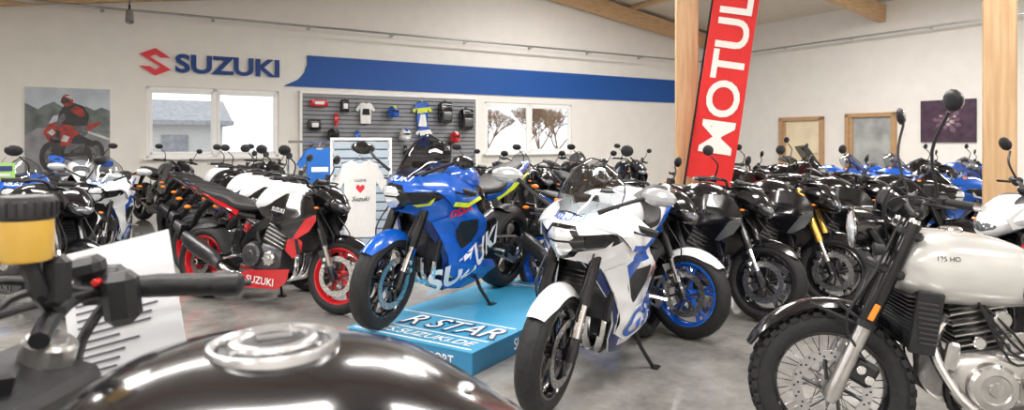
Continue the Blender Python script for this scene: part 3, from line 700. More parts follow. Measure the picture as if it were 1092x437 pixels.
m=MB();m.tube([(0,0,0),(0,6,0)],.02,FORKB,8);m.tube([(0,3,0),(0,3,.55)],.01,FORKB,6);rp('light_track',m,tu(-1.55),6.6,4.0)
SL=M('slatwall_grey',(.25,.26,.28),.5,0,0,.05);SLD=M('slat_groove',(.07,.07,.08),.6)
m=MB();sw=4.5;sh=2.32
m.box((sw/2,-.03,sh/2),(sw,.03,sh),SLD,None,.02)
k=int(sh/.1)
for i in range(k): m.box((sw/2,-.055,.05+i*.1),(sw-.06,.03,.082),SL,None,.15)
for x in(0,sw): m.box((x,-.05,sh/2),(.06,.08,sh),FRM,None,.1)
m.box((sw/2,-.05,sh),(sw+.06,.08,.06),FRM,None,.1)
rp('slatwall_display',m,tu(1.82),0,.18)
def helmet(name,u,z,c1,c2,v=.28):
    m=MB();m.ell((0,0,0),(.135,.165,.14),c1,(0,0,0),20);m.body([(-.12,.02,-.08,.10,.05,2.4),(-.02,-.03,-.10,.15,.06,2.4),(.11,.02,-.08,.10,.05,2.4)],c1,18,3)
    m.ell((0,-.045,.005),(.115,.135,.05),BLACK,None,18);m.ell((0,.01,.075),(.07,.16,.075),c2,None,16)
    m.box((0,.03,-.16),(.12,.28,.015),CHR,None,.2);rp(name,m,u,v,z)
helmet('motorcycle_helmet',tu(3.95),2.1,BLUE,NEON);helmet('motorcycle_helmet',tu(4.25),1.55,WHITE,BLUE);helmet('motorcycle_helmet',tu(2.5),1.55,BLACK,GREY);helmet('motorcycle_helmet',tu(5.6),1.5,RED,WHITE)
def shirt(W,H,main,extra=None):
    m=MB();a=W/2
    P=[(-.09*W*2,H/2),(-a*.72,H*.45),(-a*1.25,H*.16),(-a*1.0,H*.06),(-a*.68,H*.22),(-a*.66,-H/2),(a*.66,-H/2),(a*.68,H*.22),(a*1.0,H*.06),(a*1.25,H*.16),(a*.72,H*.45),(.09*W*2,H/2),(.04*W,H*.45),(-.04*W,H*.45)]
    V,T,Mt=fill2d([(P,main)]+(extra or []),.04)
    yy=lambda x,z:-.045*max(0,1-(x/(a*.9))**2)-.012*math.sin(x*38+z*3)*(.5-z/H)
    m.add([(x,yy(x,z),z) for x,z in V],T,Mt);m.add([(x,.02-yy(x,z)*.4,z) for x,z in V],T,main)
    n=len(P);m.add([(x,yy(x,z),z) for x,z in P]+[(x,.02-yy(x,z)*.4,z) for x,z in P],[[i,(i+1)%n,(i+1)%n+n,i+n] for i in range(n)],main)
    m.tube([(-.2*W*2,0,H*.46),(0,.0,H*.51),(.2*W*2,0,H*.46)],.006,DARK,6);m.tube([(0,0,H*.51),(0,0,H*.51+.04),(.02,.03,H*.51+.05)],.004,CHR,6)
    return m,yy
CLW=M('cotton_white',(.80,.80,.79),.9,0,0,.03,30,.2);CLB=M('cotton_blue',(.02,.14,.5),.9,0,0,.05,30,.2);CLK=M('cotton_black',(.02,.02,.022),.9,0,0,.1,30,.2)
m,_=shirt(.38,.5,CLW,[([(-.1,-.05),(.1,-.05),(.08,.1),(-.08,.1)],CLK)]);rp('t_shirt',m,tu(3.3),.16,2.05)
m,_=shirt(.42,.62,BLUE,[([(-.3,.0),(-.3,.12),(.3,.2),(.3,.08)],NEON),([(-.12,-.3),(.12,-.3),(.06,0),(-.06,0)],CLW)]);rp('racing_jacket',m,tu(4.75),.16,2.05)
m,_=shirt(.36,.5,BLUE,[([(-.3,.0),(-.3,.12),(.3,.2),(.3,.08)],CLW)]);rp('racing_jacket',m,tu(4.8),.16,1.5)
def pack(name,u,z,c,w=.25,h=.2):
    m=MB();m.body([(-w/2,0,0,.02,h*.4,3),(-w*.4,-.03,0,.05,h/2,4),(w*.4,-.03,0,.05,h/2,4),(w/2,0,0,.02,h*.4,3)],c,16,1);m.box((0,-.085,0),(w*.5,.01,h*.4),WHITE,None,.2);m.tube([(0,0,h/2),(0,.06,h/2+.05)],.006,CHR,6);rp(name,m,u,.15,z)
for u,z,c,w,h in((2.2,2.25,RED,.42,.16),(2.8,2.2,BLACK,.2,.3),(2.1,1.75,BLACK,.3,.25),(3.4,1.3,GREY,.3,.25),(2.2,1.2,GREY,.35,.25),(5.4,1.2,BLACK,.3,.3)): pack('accessory_pack',tu(u),z,c,w,h)
def backpack(u,z):
    m=MB();m.body([(-.17,0,0,.05,.2,3),(-.14,-.05,0,.1,.26,3.5),(.14,-.05,0,.1,.26,3.5),(.17,0,0,.05,.2,3)],BLACK,20,2);m.body([(-.12,-.14,-.08,.02,.09,3),(-.1,-.15,-.08,.04,.11,3),(.1,-.15,-.08,.04,.11,3),(.12,-.14,-.08,.02,.09,3)],GREY,16,1);m.tube([(-.04,0,.25),(0,.0,.32),(.04,0,.25)],.012,BLACK,6,sm=3);rp('backpack',m,tu(u),.19,z)
backpack(5.95,1.95);backpack(5.35,2.1)
def glove(u,z,c):
    m=MB();m.body([(-.045,0,-.02,.02,.06,2.4),(-.03,0,-.02,.028,.085,2.6),(.03,0,-.02,.028,.085,2.6),(.045,0,-.02,.02,.06,2.4)],c,14,2)
    for i,l in enumerate((.07,.085,.08,.06)): m.tube([(-.033+.022*i,0,.04),(-.037+.025*i,-.008,.07+l*.5),(-.04+.027*i,-.015,.06+l)],[.013,.012,.008],c,8)
    m.tube([(.04,0,-.03),(.07,-.01,.01),(.08,-.015,.045)],[.014,.013,.009],c,8);m.tube([(0,0,-.08),(0,0,-.16)],[.035,.048],c,10);m.tube([(0,.01,.1),(0,.06,.15)],.004,CHR,5);rp('riding_glove',m,tu(u),.15,z)
for u,z,c in((2.6,1.9,RED),(5.0,1.25,BLACK),(4.3,1.15,BLACK),(3.1,1.5,BLUE)): glove(u,z,c)
# rider poster
m=MB();W,H=1.36,1.72
PS=M('poster_sky',(.42,.47,.52),.5,0,0,.2,2);PH=M('poster_hills',(.11,.13,.13),.5,0,0,.6,4);PR=M('poster_road',(.22,.22,.23),.5,0,0,.3,6);PRD=M('poster_red',(.30,.02,.012),.5,0,0,.5,14);PK=M('poster_black',(.018,.018,.02),.5,0,0,.6,14);PWh=M('poster_white',(.50,.50,.50),.5,0,0,.3,9);PG2=M('poster_grey',(.10,.10,.11),.5,0,0,.5,12)
base=[(0,0),(W,0),(W,H),(0,H)]
def disk(cx,cz,r,ry=None,n=14): return [(cx+r*math.cos(2*math.pi*i/n),cz+(ry or r)*math.sin(2*math.pi*i/n)) for i in range(n)]
regs=[(base,PS),([(0,.0),(W,.0),(W,1.30),(1.22,1.36),(1.1,1.30),(.95,1.38),(.8,1.25),(.62,1.33),(.45,1.45),(.3,1.38),(.2,1.30),(0,1.42)],PH),([(0,0),(W,0),(W,.85),(.2,.95),(0,.8)],PR),
 ([(.9,.9),(W,.7),(W,.76),(.9,.93)],PWh),([(0,.05),(.3,.12),(1.3,.1),(1.36,.02),(.2,.0)],PG2),
 (disk(.42,.40,.20,.30),PK),(disk(.42,.40,.12,.19),PG2),(disk(.42,.40,.05,.08),PK),
 (disk(1.12,.48,.15,.24),PK),(disk(1.12,.48,.08,.14),PG2),
 ([(.40,.50),(.55,.38),(1.0,.42),(1.08,.7),(.8,.86),(.5,.8)],PK),([(.6,.46),(.92,.48),(.95,.64),(.66,.66)],PG2),
 ([(.28,.86),(.36,.70),(.52,.60),(.70,.62),(.78,.80),(.98,.88),(1.22,1.04),(1.18,1.08),(.92,1.0),(.70,1.02),(.5,1.08),(.36,1.02)],PRD),
 ([(.34,.86),(.42,.80),(.48,.86),(.42,.93)],PWh),([(.56,.70),(.66,.68),(.70,.78),(.6,.82)],PWh),([(.46,.62),(.56,.6),(.54,.9),(.48,.92)],PK),
 ([(.36,1.02),(.5,1.08),(.52,1.2),(.44,1.18)],PS),
 ([(.50,1.04),(.72,1.0),(.98,.98),(1.02,1.2),(.92,1.38),(.76,1.44),(.62,1.40),(.54,1.26)],PK),
 ([(.70,1.30),(.78,1.22),(.90,1.16),(.96,1.18),(.90,1.34),(.80,1.38)],PRD),([(.72,.98),(.92,.78),(1.0,.84),(.98,1.0)],PG2),
 ([(.46,1.0),(.53,.97),(.64,1.14),(.60,1.24),(.52,1.14)],PG2),
 (disk(.66,1.48,.10,.115),PRD),([(.55,1.44),(.62,1.41),(.69,1.44),(.68,1.51),(.58,1.52)],PK),([(.62,1.56),(.72,1.58),(.76,1.5),(.73,1.5)],PWh)]
V,T_,Mt=fill2d(regs,.2);m.add([(x,-.035,z) for x,z in V],T_,Mt);m.box((W/2,-.017,H/2),(W,.03,H),WHITE,None,.05);rp('rider_poster',m,tu(-3.23),0,.68)
THR=math.atan2(vd.y,vd.x)
def rr(name,m,v,z=0,off=0): return obj(name,m.mesh(name),RW(-off,v,z),(0,0,THR))
DW=M('door_wood',(.46,.28,.14),.45,0,.2,.12,12)
def door(name,v0,v1,H,pane):
    m=MB();W=v1-v0;f=.11
    for x in(f/2,W-f/2): m.box((x,-.03,H/2),(f,.12,H),DW,None,.1)
    m.box((W/2,-.03,H-f/2),(W,.12,f),DW,None,.1);m.box((W/2,-.01,.1),(W-2*f,.06,.2),DW,None,.1)
    m.box((W/2,-.005,H/2+.03),(W-2*f,.02,H-.2),pane,None,.1)
    m.box((f+.05,-.02,H/2),(.1,.06,H-.1),DW,None,.1);m.tube([(W-f-.06,-.05,1.05),(W-f-.06,-.11,1.05),(W-f-.19,-.11,1.05)],.01,CHR,8);rr(name,m,v0,0,.035)
door('door_1',2.8,4.2,2.08,M('door_pane_cream',(.78,.66,.46),.35,0,.3,.1,2));door('door_2',4.84,6.17,2.12,M('door_pane_grey',(.36,.37,.36),.25,0,.6,.35,2))
m=MB();W,H=1.2,1.0;PP=M('poster_plum',(.055,.025,.05),.5,0,0,.4,6);PF=M('poster_flower',(.42,.36,.36),.5,0,0,.4,20);PF2=M('poster_leaf',(.16,.09,.13),.5,0,0,.4,20)
regs=[([(0,0),(W,0),(W,H),(0,H)],PP)]
for i in range(9):
    a=i*.7+.2;r0=.22+.08*((i*5)%3)/2
    regs.append(([(.62,.50),(.62+r0*math.cos(a-.22),.50+r0*.8*math.sin(a-.22)),(.62+r0*1.25*math.cos(a),.50+r0*math.sin(a)),(.62+r0*math.cos(a+.2),.50+r0*.8*math.sin(a+.2))],PF2))
for cx_,cz_,r_ in((.58,.55,.07),(.70,.48,.055),(.62,.42,.05),(.5,.46,.04),(.76,.6,.035),(.45,.62,.03)): regs.append((disk(cx_,cz_,r_,r_*.8,7),PF))
V,T_,Mt=fill2d(regs,.2);m.add([(x,-.045,z) for x,z in V],T_,Mt);m.box((W/2,-.02,H/2),(W,.04,H),DARK,None,.05);rr('flower_picture',m,6.75,1.36,.005)
def posth(x,y,w):
    r=Vector((x,y,0))-C;u=r.dot(ub);h=zr(u)-.08
    m=MB();m.box((0,0,h/2),(w,w,h),WOODV,None,.05);m.box((0,0,.05),(w+.05,w+.05,.1),GALV,None,.2);obj('timber_post',m.mesh('timber_post'),(x,y,0),(0,0,-.2 if x<3 else -.62))
posth(2.18,8.2,.27);posth(3.86,5.2,.22)
FR=M('flag_red',(.72,.02,.02),.7,0,0,.05,4);FW=M('flag_white',(.85,.83,.80),.7,0,0,.02,4)
m=MB();P=[(-.27,.87),(.25,.82),(.25,3.3),(.2,3.62),(.08,3.82),(-.08,3.9),(-.27,3.92)]
yf_=lambda x,z:.03*math.sin(z*2.5+x*4)
V,T_,Mt=fill2d([(P,FR)],.09);m.add([(x,yf_(x,z),z) for x,z in V],T_,Mt)
V,F=text2d('MOTUL',.02,0);xs=[p[0] for p in V];sx=1.9/(max(xs)-min(xs))
m.add([(-q*.36,yf_(-q*.36,2.12+p*sx)-.010,2.12+p*sx) for p,q in V],F,FW)
m.tube([(-.28,0,.05),(-.28,0,3.5),(-.28,.0,3.92)],[.014,.012,.008],FORKB,8)
m.xf(0,Matrix.Translation((0,0,.05))@Matrix.Rotation(math.radians(8.5),4,'Y'))
m.box((-.28,0,.02),(.5,.08,.035),FORKB,None,.3);m.box((-.28,0,.02),(.08,.5,.035),FORKB,None,.3);m.cyl((-.28,0,.08),(0,0,1),.12,.03,FORKB)
obj('feather_flag',m.mesh('feather_flag'),(2.20,7.75,0),(0,0,-.15))
GW=M('gondola_slat',(.42,.50,.58),.5,0,0,.04);GG=M('gondola_groove',(.20,.26,.34),.6)
m=MB();gw=.64;gh=1.36
m.box((0,0,gh/2+.03),(gw-.02,.05,gh-.06),GG,None,.03)
for i in range(13): m.box((0,-.035,.12+i*.1),(gw,.03,.082),GW,None,.15);m.box((0,.035,.12+i*.1),(gw,.03,.082),GW,None,.15)
for s in(-1,1): m.box((s*gw/2,0,gh/2+.02),(.04,.1,gh),FRM,None,.1)
m.box((0,0,.05),(gw+.02,.5,.1),FRM,None,.1);m.box((0,0,gh+.03),(gw+.04,.12,.03),FRM,None,.1)
m.tube([(0,-.04,1.22),(0,-.28,1.21)],.008,CHR,6);m.tube([(-.2,.04,1.15),(-.2,.2,1.15)],.008,CHR,6)
obj('slatwall_gondola',m.mesh('slatwall_gondola'),(-1.72,7.5,0),(0,0,.15))
hp=[(.0,-.02),(.045,.03),(.045,.06),(.02,.075),(0,.055),(-.02,.075),(-.045,.06),(-.045,.03)]
m,yy=shirt(.50,.84,CLW,[([(a+.0,b+.08) for a,b in hp],SR)])
V,F=text2d('Suzuki',.01,.3);m.add([(x*.05,yy(x*.05,-.02)-.006,z*.05-.0) for x,z in V],F,CLK);V,F=text2d('I LOVE',.01,0);m.add([(x*.03,yy(x*.03,.19)-.006,z*.03+.2) for x,z in V],F,CLK)
obj('t_shirt',m.mesh('t_shirt'),(-1.66,7.18,.74),(0,0,.25))
m,yy=shirt(.44,.6,CLB,[([(-.1,0),(.1,0),(.1,.06),(-.1,.06)],CLW)]);obj('t_shirt',m.mesh('t_shirt'),(-2.38,8.12,.99),(0,0,.4))
m=MB();m.tube([(-.35,0,1.36),(.35,0,1.36)],.015,CHR,8)
for s in(-1,1): m.tube([(s*.35,0,1.36),(s*.35,0,.03)],.015,CHR,8);m.tube([(s*.35,-.25,.02),(s*.35,.25,.02)],.018,CHR,8)
obj('garment_rack',m.mesh('garment_rack'),(-2.44,8.23,0),(0,0,.4))
# platform
PB=M('platform_lightblue',(.05,.33,.56),.35,0,.2,.08,3);PD=M('platform_edge',(.03,.20,.38),.4,0,.2,.05);PDK=M('platform_dark_print',(.01,.05,.14),.5)
pz=.14
m=MB();p0,p1,d0,d1=-.20,.80,-.79,1.10
m.box(((p0+p1)/2,(d0+d1)/2,pz/2),(p1-p0,d1-d0,pz-.004),PD,None,.03)
m.box(((p0+p1)/2,(d0+d1)/2,pz-.004),(p1-p0+.01,d1-d0+.01,.008),PB,None,.1)
def ptext(t,x,y,h,mt,b=.03,wx=1.):
    V,F=text2d(t,b,.15);m.add([(x+p*h*wx,y+q*h,pz+.003) for p,q in V],F,mt)
ptext('R STAR',.38,-.42,.21,PDK,.05,.80)
V,F=text2d('R STAR',.0,.15);m.add([(.375+p*.21*.80,-.412+q*.21,pz+.0045) for p,q in V],F,FW)
ptext('MS.SUZUKI.DE',.34,-.67,.085,FW,.01)
for yy_ in(-.76,-.58,-.26,.9): m.box(((p0+p1)/2,yy_,pz+.0015),(p1-p0-.06,.012,.002),FW,None,.1)
V,F=text2d('SUZUKI MOTORSPORT',.01,0);m.add([(.30+p*.05,d0-.006,.07+q*.06) for p,q in V],F,FW);m.add([(p1+.006,.1+p*.06,.07+q*.07) for p,q in V],F,FW)
obj('display_platform',m.mesh('display_platform'),(-.49,4.88,0),(0,0,math.atan2(-.53,.85)))
# ------------------------------------------------------------------ bikes
PW=dict(body=WHITE,tank=WHITE,tail=WHITE,accent=BLUE,accent2=NAVY,lower=NAVY,accent3=BLUE,accent4=BLACK,blade=BLUE,wing=WHITE,fend=WHITE,rim=BLACK,text=BLUE,text2=BLUE,textr=RED,body2=BLACK,drl=WHITE,mirrorbody=SGREY,glass=GLASS)
PBu=dict(body=BLUE,tank=BLUE,tail=BLUE,accent=NEON,accent2=NAVY,lower=BLUE,accent3=BLUE,accent4=BLACK,blade=NEON,wing=BLUE,fend=BLUE,rim=BLACK,text=WHITE,text2=WHITE,textr=RED,body2=BLACK,drl=NEON,mirrorbody=BLACK,glass=SMOKE)
PBk=dict(body=BLACK,tank=BLACK,tail=BLACK,accent=GREY,accent2=BLACK,lower=BLACK,accent3=BLACK,accent4=BLACK,blade=GREY,fend=BLACK,text=GREY,text2=WHITE,textr=RED,glass=SMOKE,mirrorbody=BLACK,mask=BLACK,belly=BLACK,text3=GREY,drl=GREY,wing=BLACK)
PSr=dict(body=BLACK,tank=WHITE,tail=BLACK,accent=RED,rim=RED,fend=BLACK,belly=RED,mask=BLACK,text=WHITE,text3=WHITE,cowl=RED)
PSw=dict(body=WHITE,tank=WHITE,tail=BLACK,accent=BLUE,rim=BLACK,fend=WHITE,belly=WHITE,mask=WHITE,text=BLUE,text3=BLUE,accent4=BLUE,blade=BLUE)
PSb=dict(body=BLACK,tank=WHITE,tail=BLACK,accent=BLUE,rim=BLUE,fend=WHITE,belly=BLUE,mask=BLACK,text=WHITE,text3=WHITE,cowl=BLUE)
PSbl=dict(body=BLUE,tank=BLUE,tail=BLACK,accent=BLACK,rim=BLACK,fend=BLUE,belly=BLUE,mask=BLUE,text=WHITE,text3=WHITE,lower=BLUE,accent3=BLUE,accent4=BLACK,blade=WHITE,wing=BLUE,accent2=NAVY,text2=WHITE)
PG=dict(PBk,tank=GREY,body=BLACK)
PGo=dict(PBk,forkup=GOLD)
PRW=dict(PBk,accent=RED,tank=BLACK,mask=WHITE,text=RED)
bike('white_sport_motorcycle',me_white,.16,3.30,-.49,-.87,PW,scale=1.06,lean=-6)
bike('blue_sport_motorcycle',me_blue,-.86,4.28,-.50,-.86,PBu,z=pz,scale=1.06,lean=-6)
N='naked_motorcycle';SPB='black_sport_motorcycle'
hL=(.91,-.41)
bike(N,me_st,-1.36,5.16,*hL,PSr)
for i,(x,y,p) in enumerate(((-1.85,5.98,PSr),(-2.35,6.85,PSw),(-2.95,7.75,PBk),(-3.45,8.65,PSw))): bike(N,me_st,x,y,*hL,p)
bike(N,me_st,-3.3,4.95,*hL,PBk)
A='touring_motorcycle'
bike('white_sport_motorcycle',me_white,-4.40,6.80,.35,-.94,PW);bike('blue_sport_motorcycle',me_blue,-5.15,6.60,.35,-.94,PSbl)
bike(A,me_adv,-6.1,9.1,.5,-.86,PSw);bike(N,me_st,-3.7,10.3,.8,-.6,PBk);bike(N,me_st,-5.3,10.6,.8,-.6,PG)
hR=(.65,-.76)
for x,y,p in((1.21,4.54,PSb),(1.90,4.93,PBk),(2.62,5.33,PGo),(3.36,5.78,PBk)): bike(N,me_st,x,y,*hR,p)
bike(SPB,me_white,4.25,6.3,*hR,PBk);bike('blue_sport_motorcycle',me_blue,5.0,6.75,*hR,PSbl)
for x,y,nm,me,p in((3.3,8.3,N,me_st,PBk),(4.1,8.75,A,me_adv,PBk),(4.95,9.1,'blue_sport_motorcycle',me_blue,PSbl),(5.8,9.5,'blue_sport_motorcycle',me_blue,PSbl),(6.7,9.9,N,me_st,PBk),(7.6,10.3,N,me_st,PSbl)): bike(nm,me,x,y,*hR,p)
for x,y,nm,me,p in((-.4,8.5,N,me_st,PBk),(.40,8.6,N,me_st,PG),(1.15,8.8,N,me_st,PBk),(1.2,11.2,SPB,me_white,PBk),(2.2,11.4,N,me_st,PBk),(.2,11.0,'blue_sport_motorcycle',me_blue,PSbl),(-.9,10.8,N,me_st,PBk)): bike(nm,me,x,y,.35,-.93,p)
bike(N,me_st,2.75,3.95,-.995,.1,PRW,scale=1.04)
bike('scrambler_motorcycle',me_scr,1.35,2.80,-.995,.1,dict(tank=SILVER,rim=BLACK,fend=BLACK,text3=BLACK),lean=-2)
# ------------------------------------------------------------------ foreground bike (heading -X)
m=MB()
wheel(m,0,.31,.12,.218);wheel(m,-1.45,.315,.18,.222,'r',.11)
fork(m,(-.20,1.02),.31,.105);fender(m,0,.31,.335,35,160,.072,'black',.06)
m.body([(-.30,0,.97,.07,.05,2.3),(-.36,0,.985,.14,.09,2.4),(-.46,0,.995,.19,.108,2.5),(-.58,0,.995,.20,.108,2.5),(-.70,0,.985,.18,.105,2.4),(-.82,0,.955,.12,.08,2.3),(-.92,0,.93,.07,.04,2.2)],'black',40,7)
cz=1.106;cx=-.555
m.lathe((cx,0,cz),(.02,0,1),[(-.02,.078),(.000,.078),(.004,.076),(.0045,.071),(.002,.069),(-.002,.066)],'cap',56)
m.lathe((cx,0,cz),(.02,0,1),[(-.004,.069),(.000,.062),(.002,.058),(.002,.052)],'dark',48)
m.lathe((cx,0,cz),(.02,0,1),[(.001,.053),(.006,.051),(.008,.046),(.008,.041),(.004,.038)],'cap',48)
m.lathe((cx,0,cz),(.02,0,1),[(.003,.040),(.0055,.034),(.006,.020),(.006,.001)],'dark',40)
for q in range(7):
    a=q*2*math.pi/7+.2;m.cyl((cx+.060*math.cos(a),.060*math.sin(a),cz+.004),(0,0,1),.004,.0038,'cap',10)
m.box((cx,.0,cz+.008),(.04,.012,.005),'cap',(0,0,.5),.2)
m.ell((-.785,-.0,1.052),(.015,.015,.005),'cap',None,14)
m.box((-.20,0,1.035),(.13,.28,.035),'dark',(0,-.3,0),.3)
for s in(1,-1):
    m.lathe((-.205,s*.105,1.06),(-.28,0,1),[(-.03,.034),(.015,.034),(.02,.03),(.02,.02),(.028,.018),(.028,.001)],'engine2',24)
m.lathe((-.21,0,1.06),(-.28,0,1),[(-.02,.028),(.012,.028),(.016,.022),(.016,.001)],'dark',6)
m.box((-.13,.0,1.08),(.03,.16,.07),'dark',(0,.7,0),.2)
m.tube([(-.225,-.06,1.09),(-.20,-.12,1.105),(-.17,-.22,1.112),(-.20,-.29,1.110)],.013,'dark',10,sm=4)
m.tube([(-.19,-.285,1.110),(-.25,-.305,1.110),(-.345,-.33,1.107)],[.017,.0195,.0185],'seat',14)
m.tube([(-.335,-.328,1.107),(-.34,-.329,1.107),(-.372,-.337,1.106),(-.378,-.338,1.106)],[.021,.023,.021,.014],'dark',14)
m.box((-.175,-.275,1.118),(.075,.06,.06),'dark',(0,0,.3),.25);m.box((-.165,-.25,1.15),(.05,.05,.035),'dark',(0,.2,.3),.3);m.cyl((-.19,-.235,1.13),(0,1,0),.012,.006,'redl',10)
m.box((-.215,-.26,1.10),(.05,.05,.085),'dark',(0,.1,.3),.25);m.tube([(-.17,-.30,1.09),(-.15,-.26,1.03),(-.2,-.16,.98)],.009,'dark',8,sm=4)
m.tube([(-.16,-.34,1.10),(-.21,-.38,1.095),(-.36,-.42,1.09)],[.010,.008,.006],'dark',8,sm=4)
m.tube([(-.225,.06,1.09),(-.20,.12,1.105),(-.17,.24,1.11),(-.20,.36,1.10)],.014,'dark',10,sm=4);m.tube([(-.18,.27,1.108),(-.22,.38,1.098)],.019,'seat',12)
rx,ry=-.197,-.075
m.lathe((rx,ry,1.238),(0,0,1),[(-.045,.001),(-.045,.029),(-.04,.032),(.012,.032)],'fluid',30)
m.lathe((rx,ry,1.238),(0,0,1),[(.010,.033),(.013,.0355),(.036,.0355),(.041,.032),(.041,.001)],'dark',30)
for q in range(20):
    a=q*math.pi/10;m.box((rx+.0355*math.cos(a),ry+.0355*math.sin(a),1.263),(.004,.004,.02),'dark',(0,0,a),.2)
m.tube([(rx,ry,1.198),(rx-.01,ry-.01,1.15),(rx,ry-.06,1.11)],[.010,.012,.014],'dark',8)
m.box((rx-.02,ry-.03,1.16),(.035,.03,.07),'dark',None,.3)
m.tube([(rx+.02,ry+.02,1.2),(rx+.03,.0,1.12),(-.20,.05,1.0)],.006,'dark',8,sm=4)
for y,b_ in((-.12,.0),(-.07,.03),(-.02,-.02)): m.tube([(-.19,-.22,1.12),(-.14,y,1.13+b_),(-.15,y+.08,1.05),(-.22,.06,.95)],.006,'dark',8,sm=5)
frame_beam(m);i4(m,-.66,.42,.19)
m.tube([(-.21,0,1.02),(-.3,0,.9),(-.5,0,.85)],.04,'dark',8)
rear_end(m,-1.45,.315)
m.body([(-.86,0,.86,.08,.03,2.6),(-.95,0,.83,.13,.04,2.8),(-1.1,0,.82,.14,.045,3),(-1.34,0,.88,.11,.045,2.8),(-1.5,0,.91,.06,.03,2.4)],'seat',22,3)
m.body([(-.85,0,.77,.09,.04,2.4),(-1.05,0,.765,.13,.05,2.4),(-1.25,0,.82,.125,.055,2.2),(-1.62,0,.92,.04,.02,2)],'black',22,4)
m.body([(-.02,0,.93,.09,.09,2.5),(.04,0,.92,.085,.085,2.5),(.07,0,.915,.05,.05,2.5)],'lens',18,3)
m.body([(-.14,0,.94,.08,.08,2.5),(-.08,0,.935,.1,.1,2.5),(.0,0,.93,.1,.1,2.5)],'black',18,3)
FLU=M('brake_fluid_reservoir',(.62,.38,.06),.3,0,.5,.08);CAP=M('cap_brushed_aluminium',(.50,.50,.51),.3,.95,0,.05)
bike('foreground_motorcycle',m.mesh('fg_moto'),-.845,.80,-1,0,dict(fluid=FLU,cap=CAP),lean=0)
PAP=M('paper',(.55,.56,.59),.6,0,.1,.01);INK=M('ink',(.08,.08,.1),.7)
m=MB();m.box((0,0,0),(.21,.003,.30),PAP,None,.1)
for i in range(16):
    w=random.uniform(.05,.16);m.box((-.085+w/2,-.0025,.10-i*.014),(w,.001,.004 if i>1 else .009),INK,None,.1)
obj('price_sheet',m.mesh('price_sheet'),(-.75,1.27,1.01),(math.radians(-14),math.radians(-14),.12))
TG=M('tag_green',(.25,.45,.12),.5,0,0,.05)
m=MB();m.box((0,0,0),(.22,.004,.15),TG,None,.1);m.box((0,-.003,.02),(.18,.002,.05),NAVY,None,.1);m.box((0,-.003,-.04),(.14,.002,.02),PAP,None,.1);m.tube([(0,0,.07),(.02,.03,.13)],.002,DARK,4)
obj('price_tag',m.mesh('price_tag'),(-4.9,6.3,1.08),(0,0,.3))
# ------------------------------------------------------------------ exterior
GR=M('outside_paving',(.40,.40,.40),.9,0,0,.1,2)
m=MB();m.box((0,0,0),(60,26,.1),GR,None,.01);rp('outside_ground',m,-12,-14.3,-.2)
m=MB();HB=M('outside_render_wall',(.62,.61,.58),.9,0,0,.05);RF=M('outside_roof',(.34,.34,.36),.8,0,0,.2,5)
m.box((0,0,1.2),(12,6,2.4),HB,None,.01);m.prism([(-6.4,2.3),(6.4,2.3),(6.4,2.5),(-6.4,2.5)],-3.6,3.6,RF)
m.add([(-6.4,-3.5,2.4),(6.4,-3.5,2.4),(6.4,3.5,2.4),(-6.4,3.5,2.4),(-6.4,0,3.6),(6.4,0,3.6)],[[0,1,5,4],[3,2,5,4],[0,3,4],[1,2,5]],RF)
for x in(-4,-1.3,1.3,4): m.box((x,-3.02,1.3),(1.1,.06,1.1),RF,None,.05)
rp('outside_building',m,-18.5,-21,-.15)
BK=M('tree_bark',(.30,.19,.11),.9,0,0,.3,10)
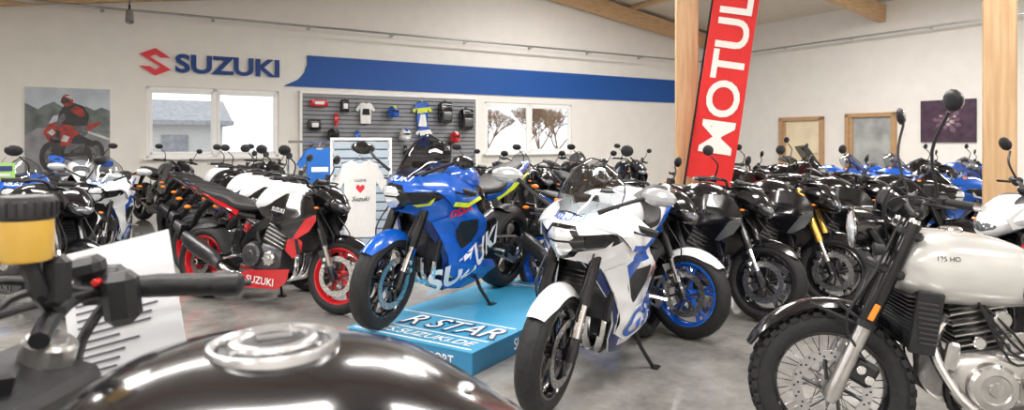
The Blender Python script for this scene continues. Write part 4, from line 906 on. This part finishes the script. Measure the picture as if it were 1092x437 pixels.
def tree(u,v,sd):
    rnd=random.Random(sd);m=MB()
    def br(p,dr,L,r,dp):
        q=p+dr*L;m.tube([tuple(p),tuple((p+q)/2+Vector((rnd.uniform(-.05,.05),rnd.uniform(-.05,.05),0))),tuple(q)],[r,r*.8,r*.65],BK,4)
        if dp:
            for _ in range(4):
                nd=(dr+Vector((rnd.uniform(-.8,.8),rnd.uniform(-.8,.8),rnd.uniform(-.1,.5)))).normalized();br(q,nd,L*.72,r*.56,dp-1)
    br(Vector((0,0,0)),Vector((0,0,1)),1.1,.09,5);rp('bare_tree',m,u,v,-.15)
tree(-1.4,-9,1);tree(.6,-11,2);tree(2.4,-12,3);tree(-.6,-14,5);tree(-9.5,-12,7)
# ------------------------------------------------------------------ lights
def area(u,v,z,sx,sy,p,col=(1,.972,.935)):
    l=bpy.data.lights.new('ceiling_lamp_light','AREA');l.shape='RECTANGLE';l.size=sx;l.size_y=sy;l.energy=p;l.color=col
    o=bpy.data.objects.new('ceiling_lamp_light',l);COL.objects.link(o);o.location=RW(u,v,z);o.rotation_euler=(0,0,TH)
    m=MB();m.box((0,0,.06),(sx+.06,sy+.06,.08),FRM,None,.2);rp('ceiling_lamp',m,u,v,z)
for u in(-22,-17.4,-12.9,-6.5):
    for v in(8.7,13.6,18): area(u,v,min(zr(u)-.7,4.6),2.6,.5,198)
for u in(-10.9,-7.5,-4.1): area(u,7.4,5.0,1.8,.5,192)
area(-19,6.5,3.9,2.4,.5,135)
area(-7.5,3.2,5.55,2.4,.5,200)
w=bpy.data.worlds.new('sky');S.world=w;w.use_nodes=True;bg=w.node_tree.nodes['Background']
sk=w.node_tree.nodes.new('ShaderNodeTexSky')
sk.sky_type='HOSEK_WILKIE';sk.turbidity=6;sk.sun_direction=(-.3,-.5,.6)
mx=w.node_tree.nodes.new('ShaderNodeMix');mx.data_type='RGBA';mx.inputs[0].default_value=.85
w.node_tree.links.new(sk.outputs[0],mx.inputs[6]);mx.inputs[7].default_value=(.95,.97,1,1)
w.node_tree.links.new(mx.outputs[2],bg.inputs[0]);bg.inputs[1].default_value=1.9
# ------------------------------------------------------------------ camera
cd=bpy.data.cameras.new('camera');cam=bpy.data.objects.new('camera',cd);COL.objects.link(cam)
cam.location=(0,0,1.35);cam.rotation_euler=(math.pi/2,0,0)
cd.sensor_width=36;cd.lens=700/1092*36;cd.shift_y=-(218.5-152)/1092;cd.clip_start=.02
cd.dof.use_dof=True;cd.dof.focus_distance=4.;cd.dof.aperture_fstop=5.0
S.camera=cam
S.view_settings.view_transform='Standard'
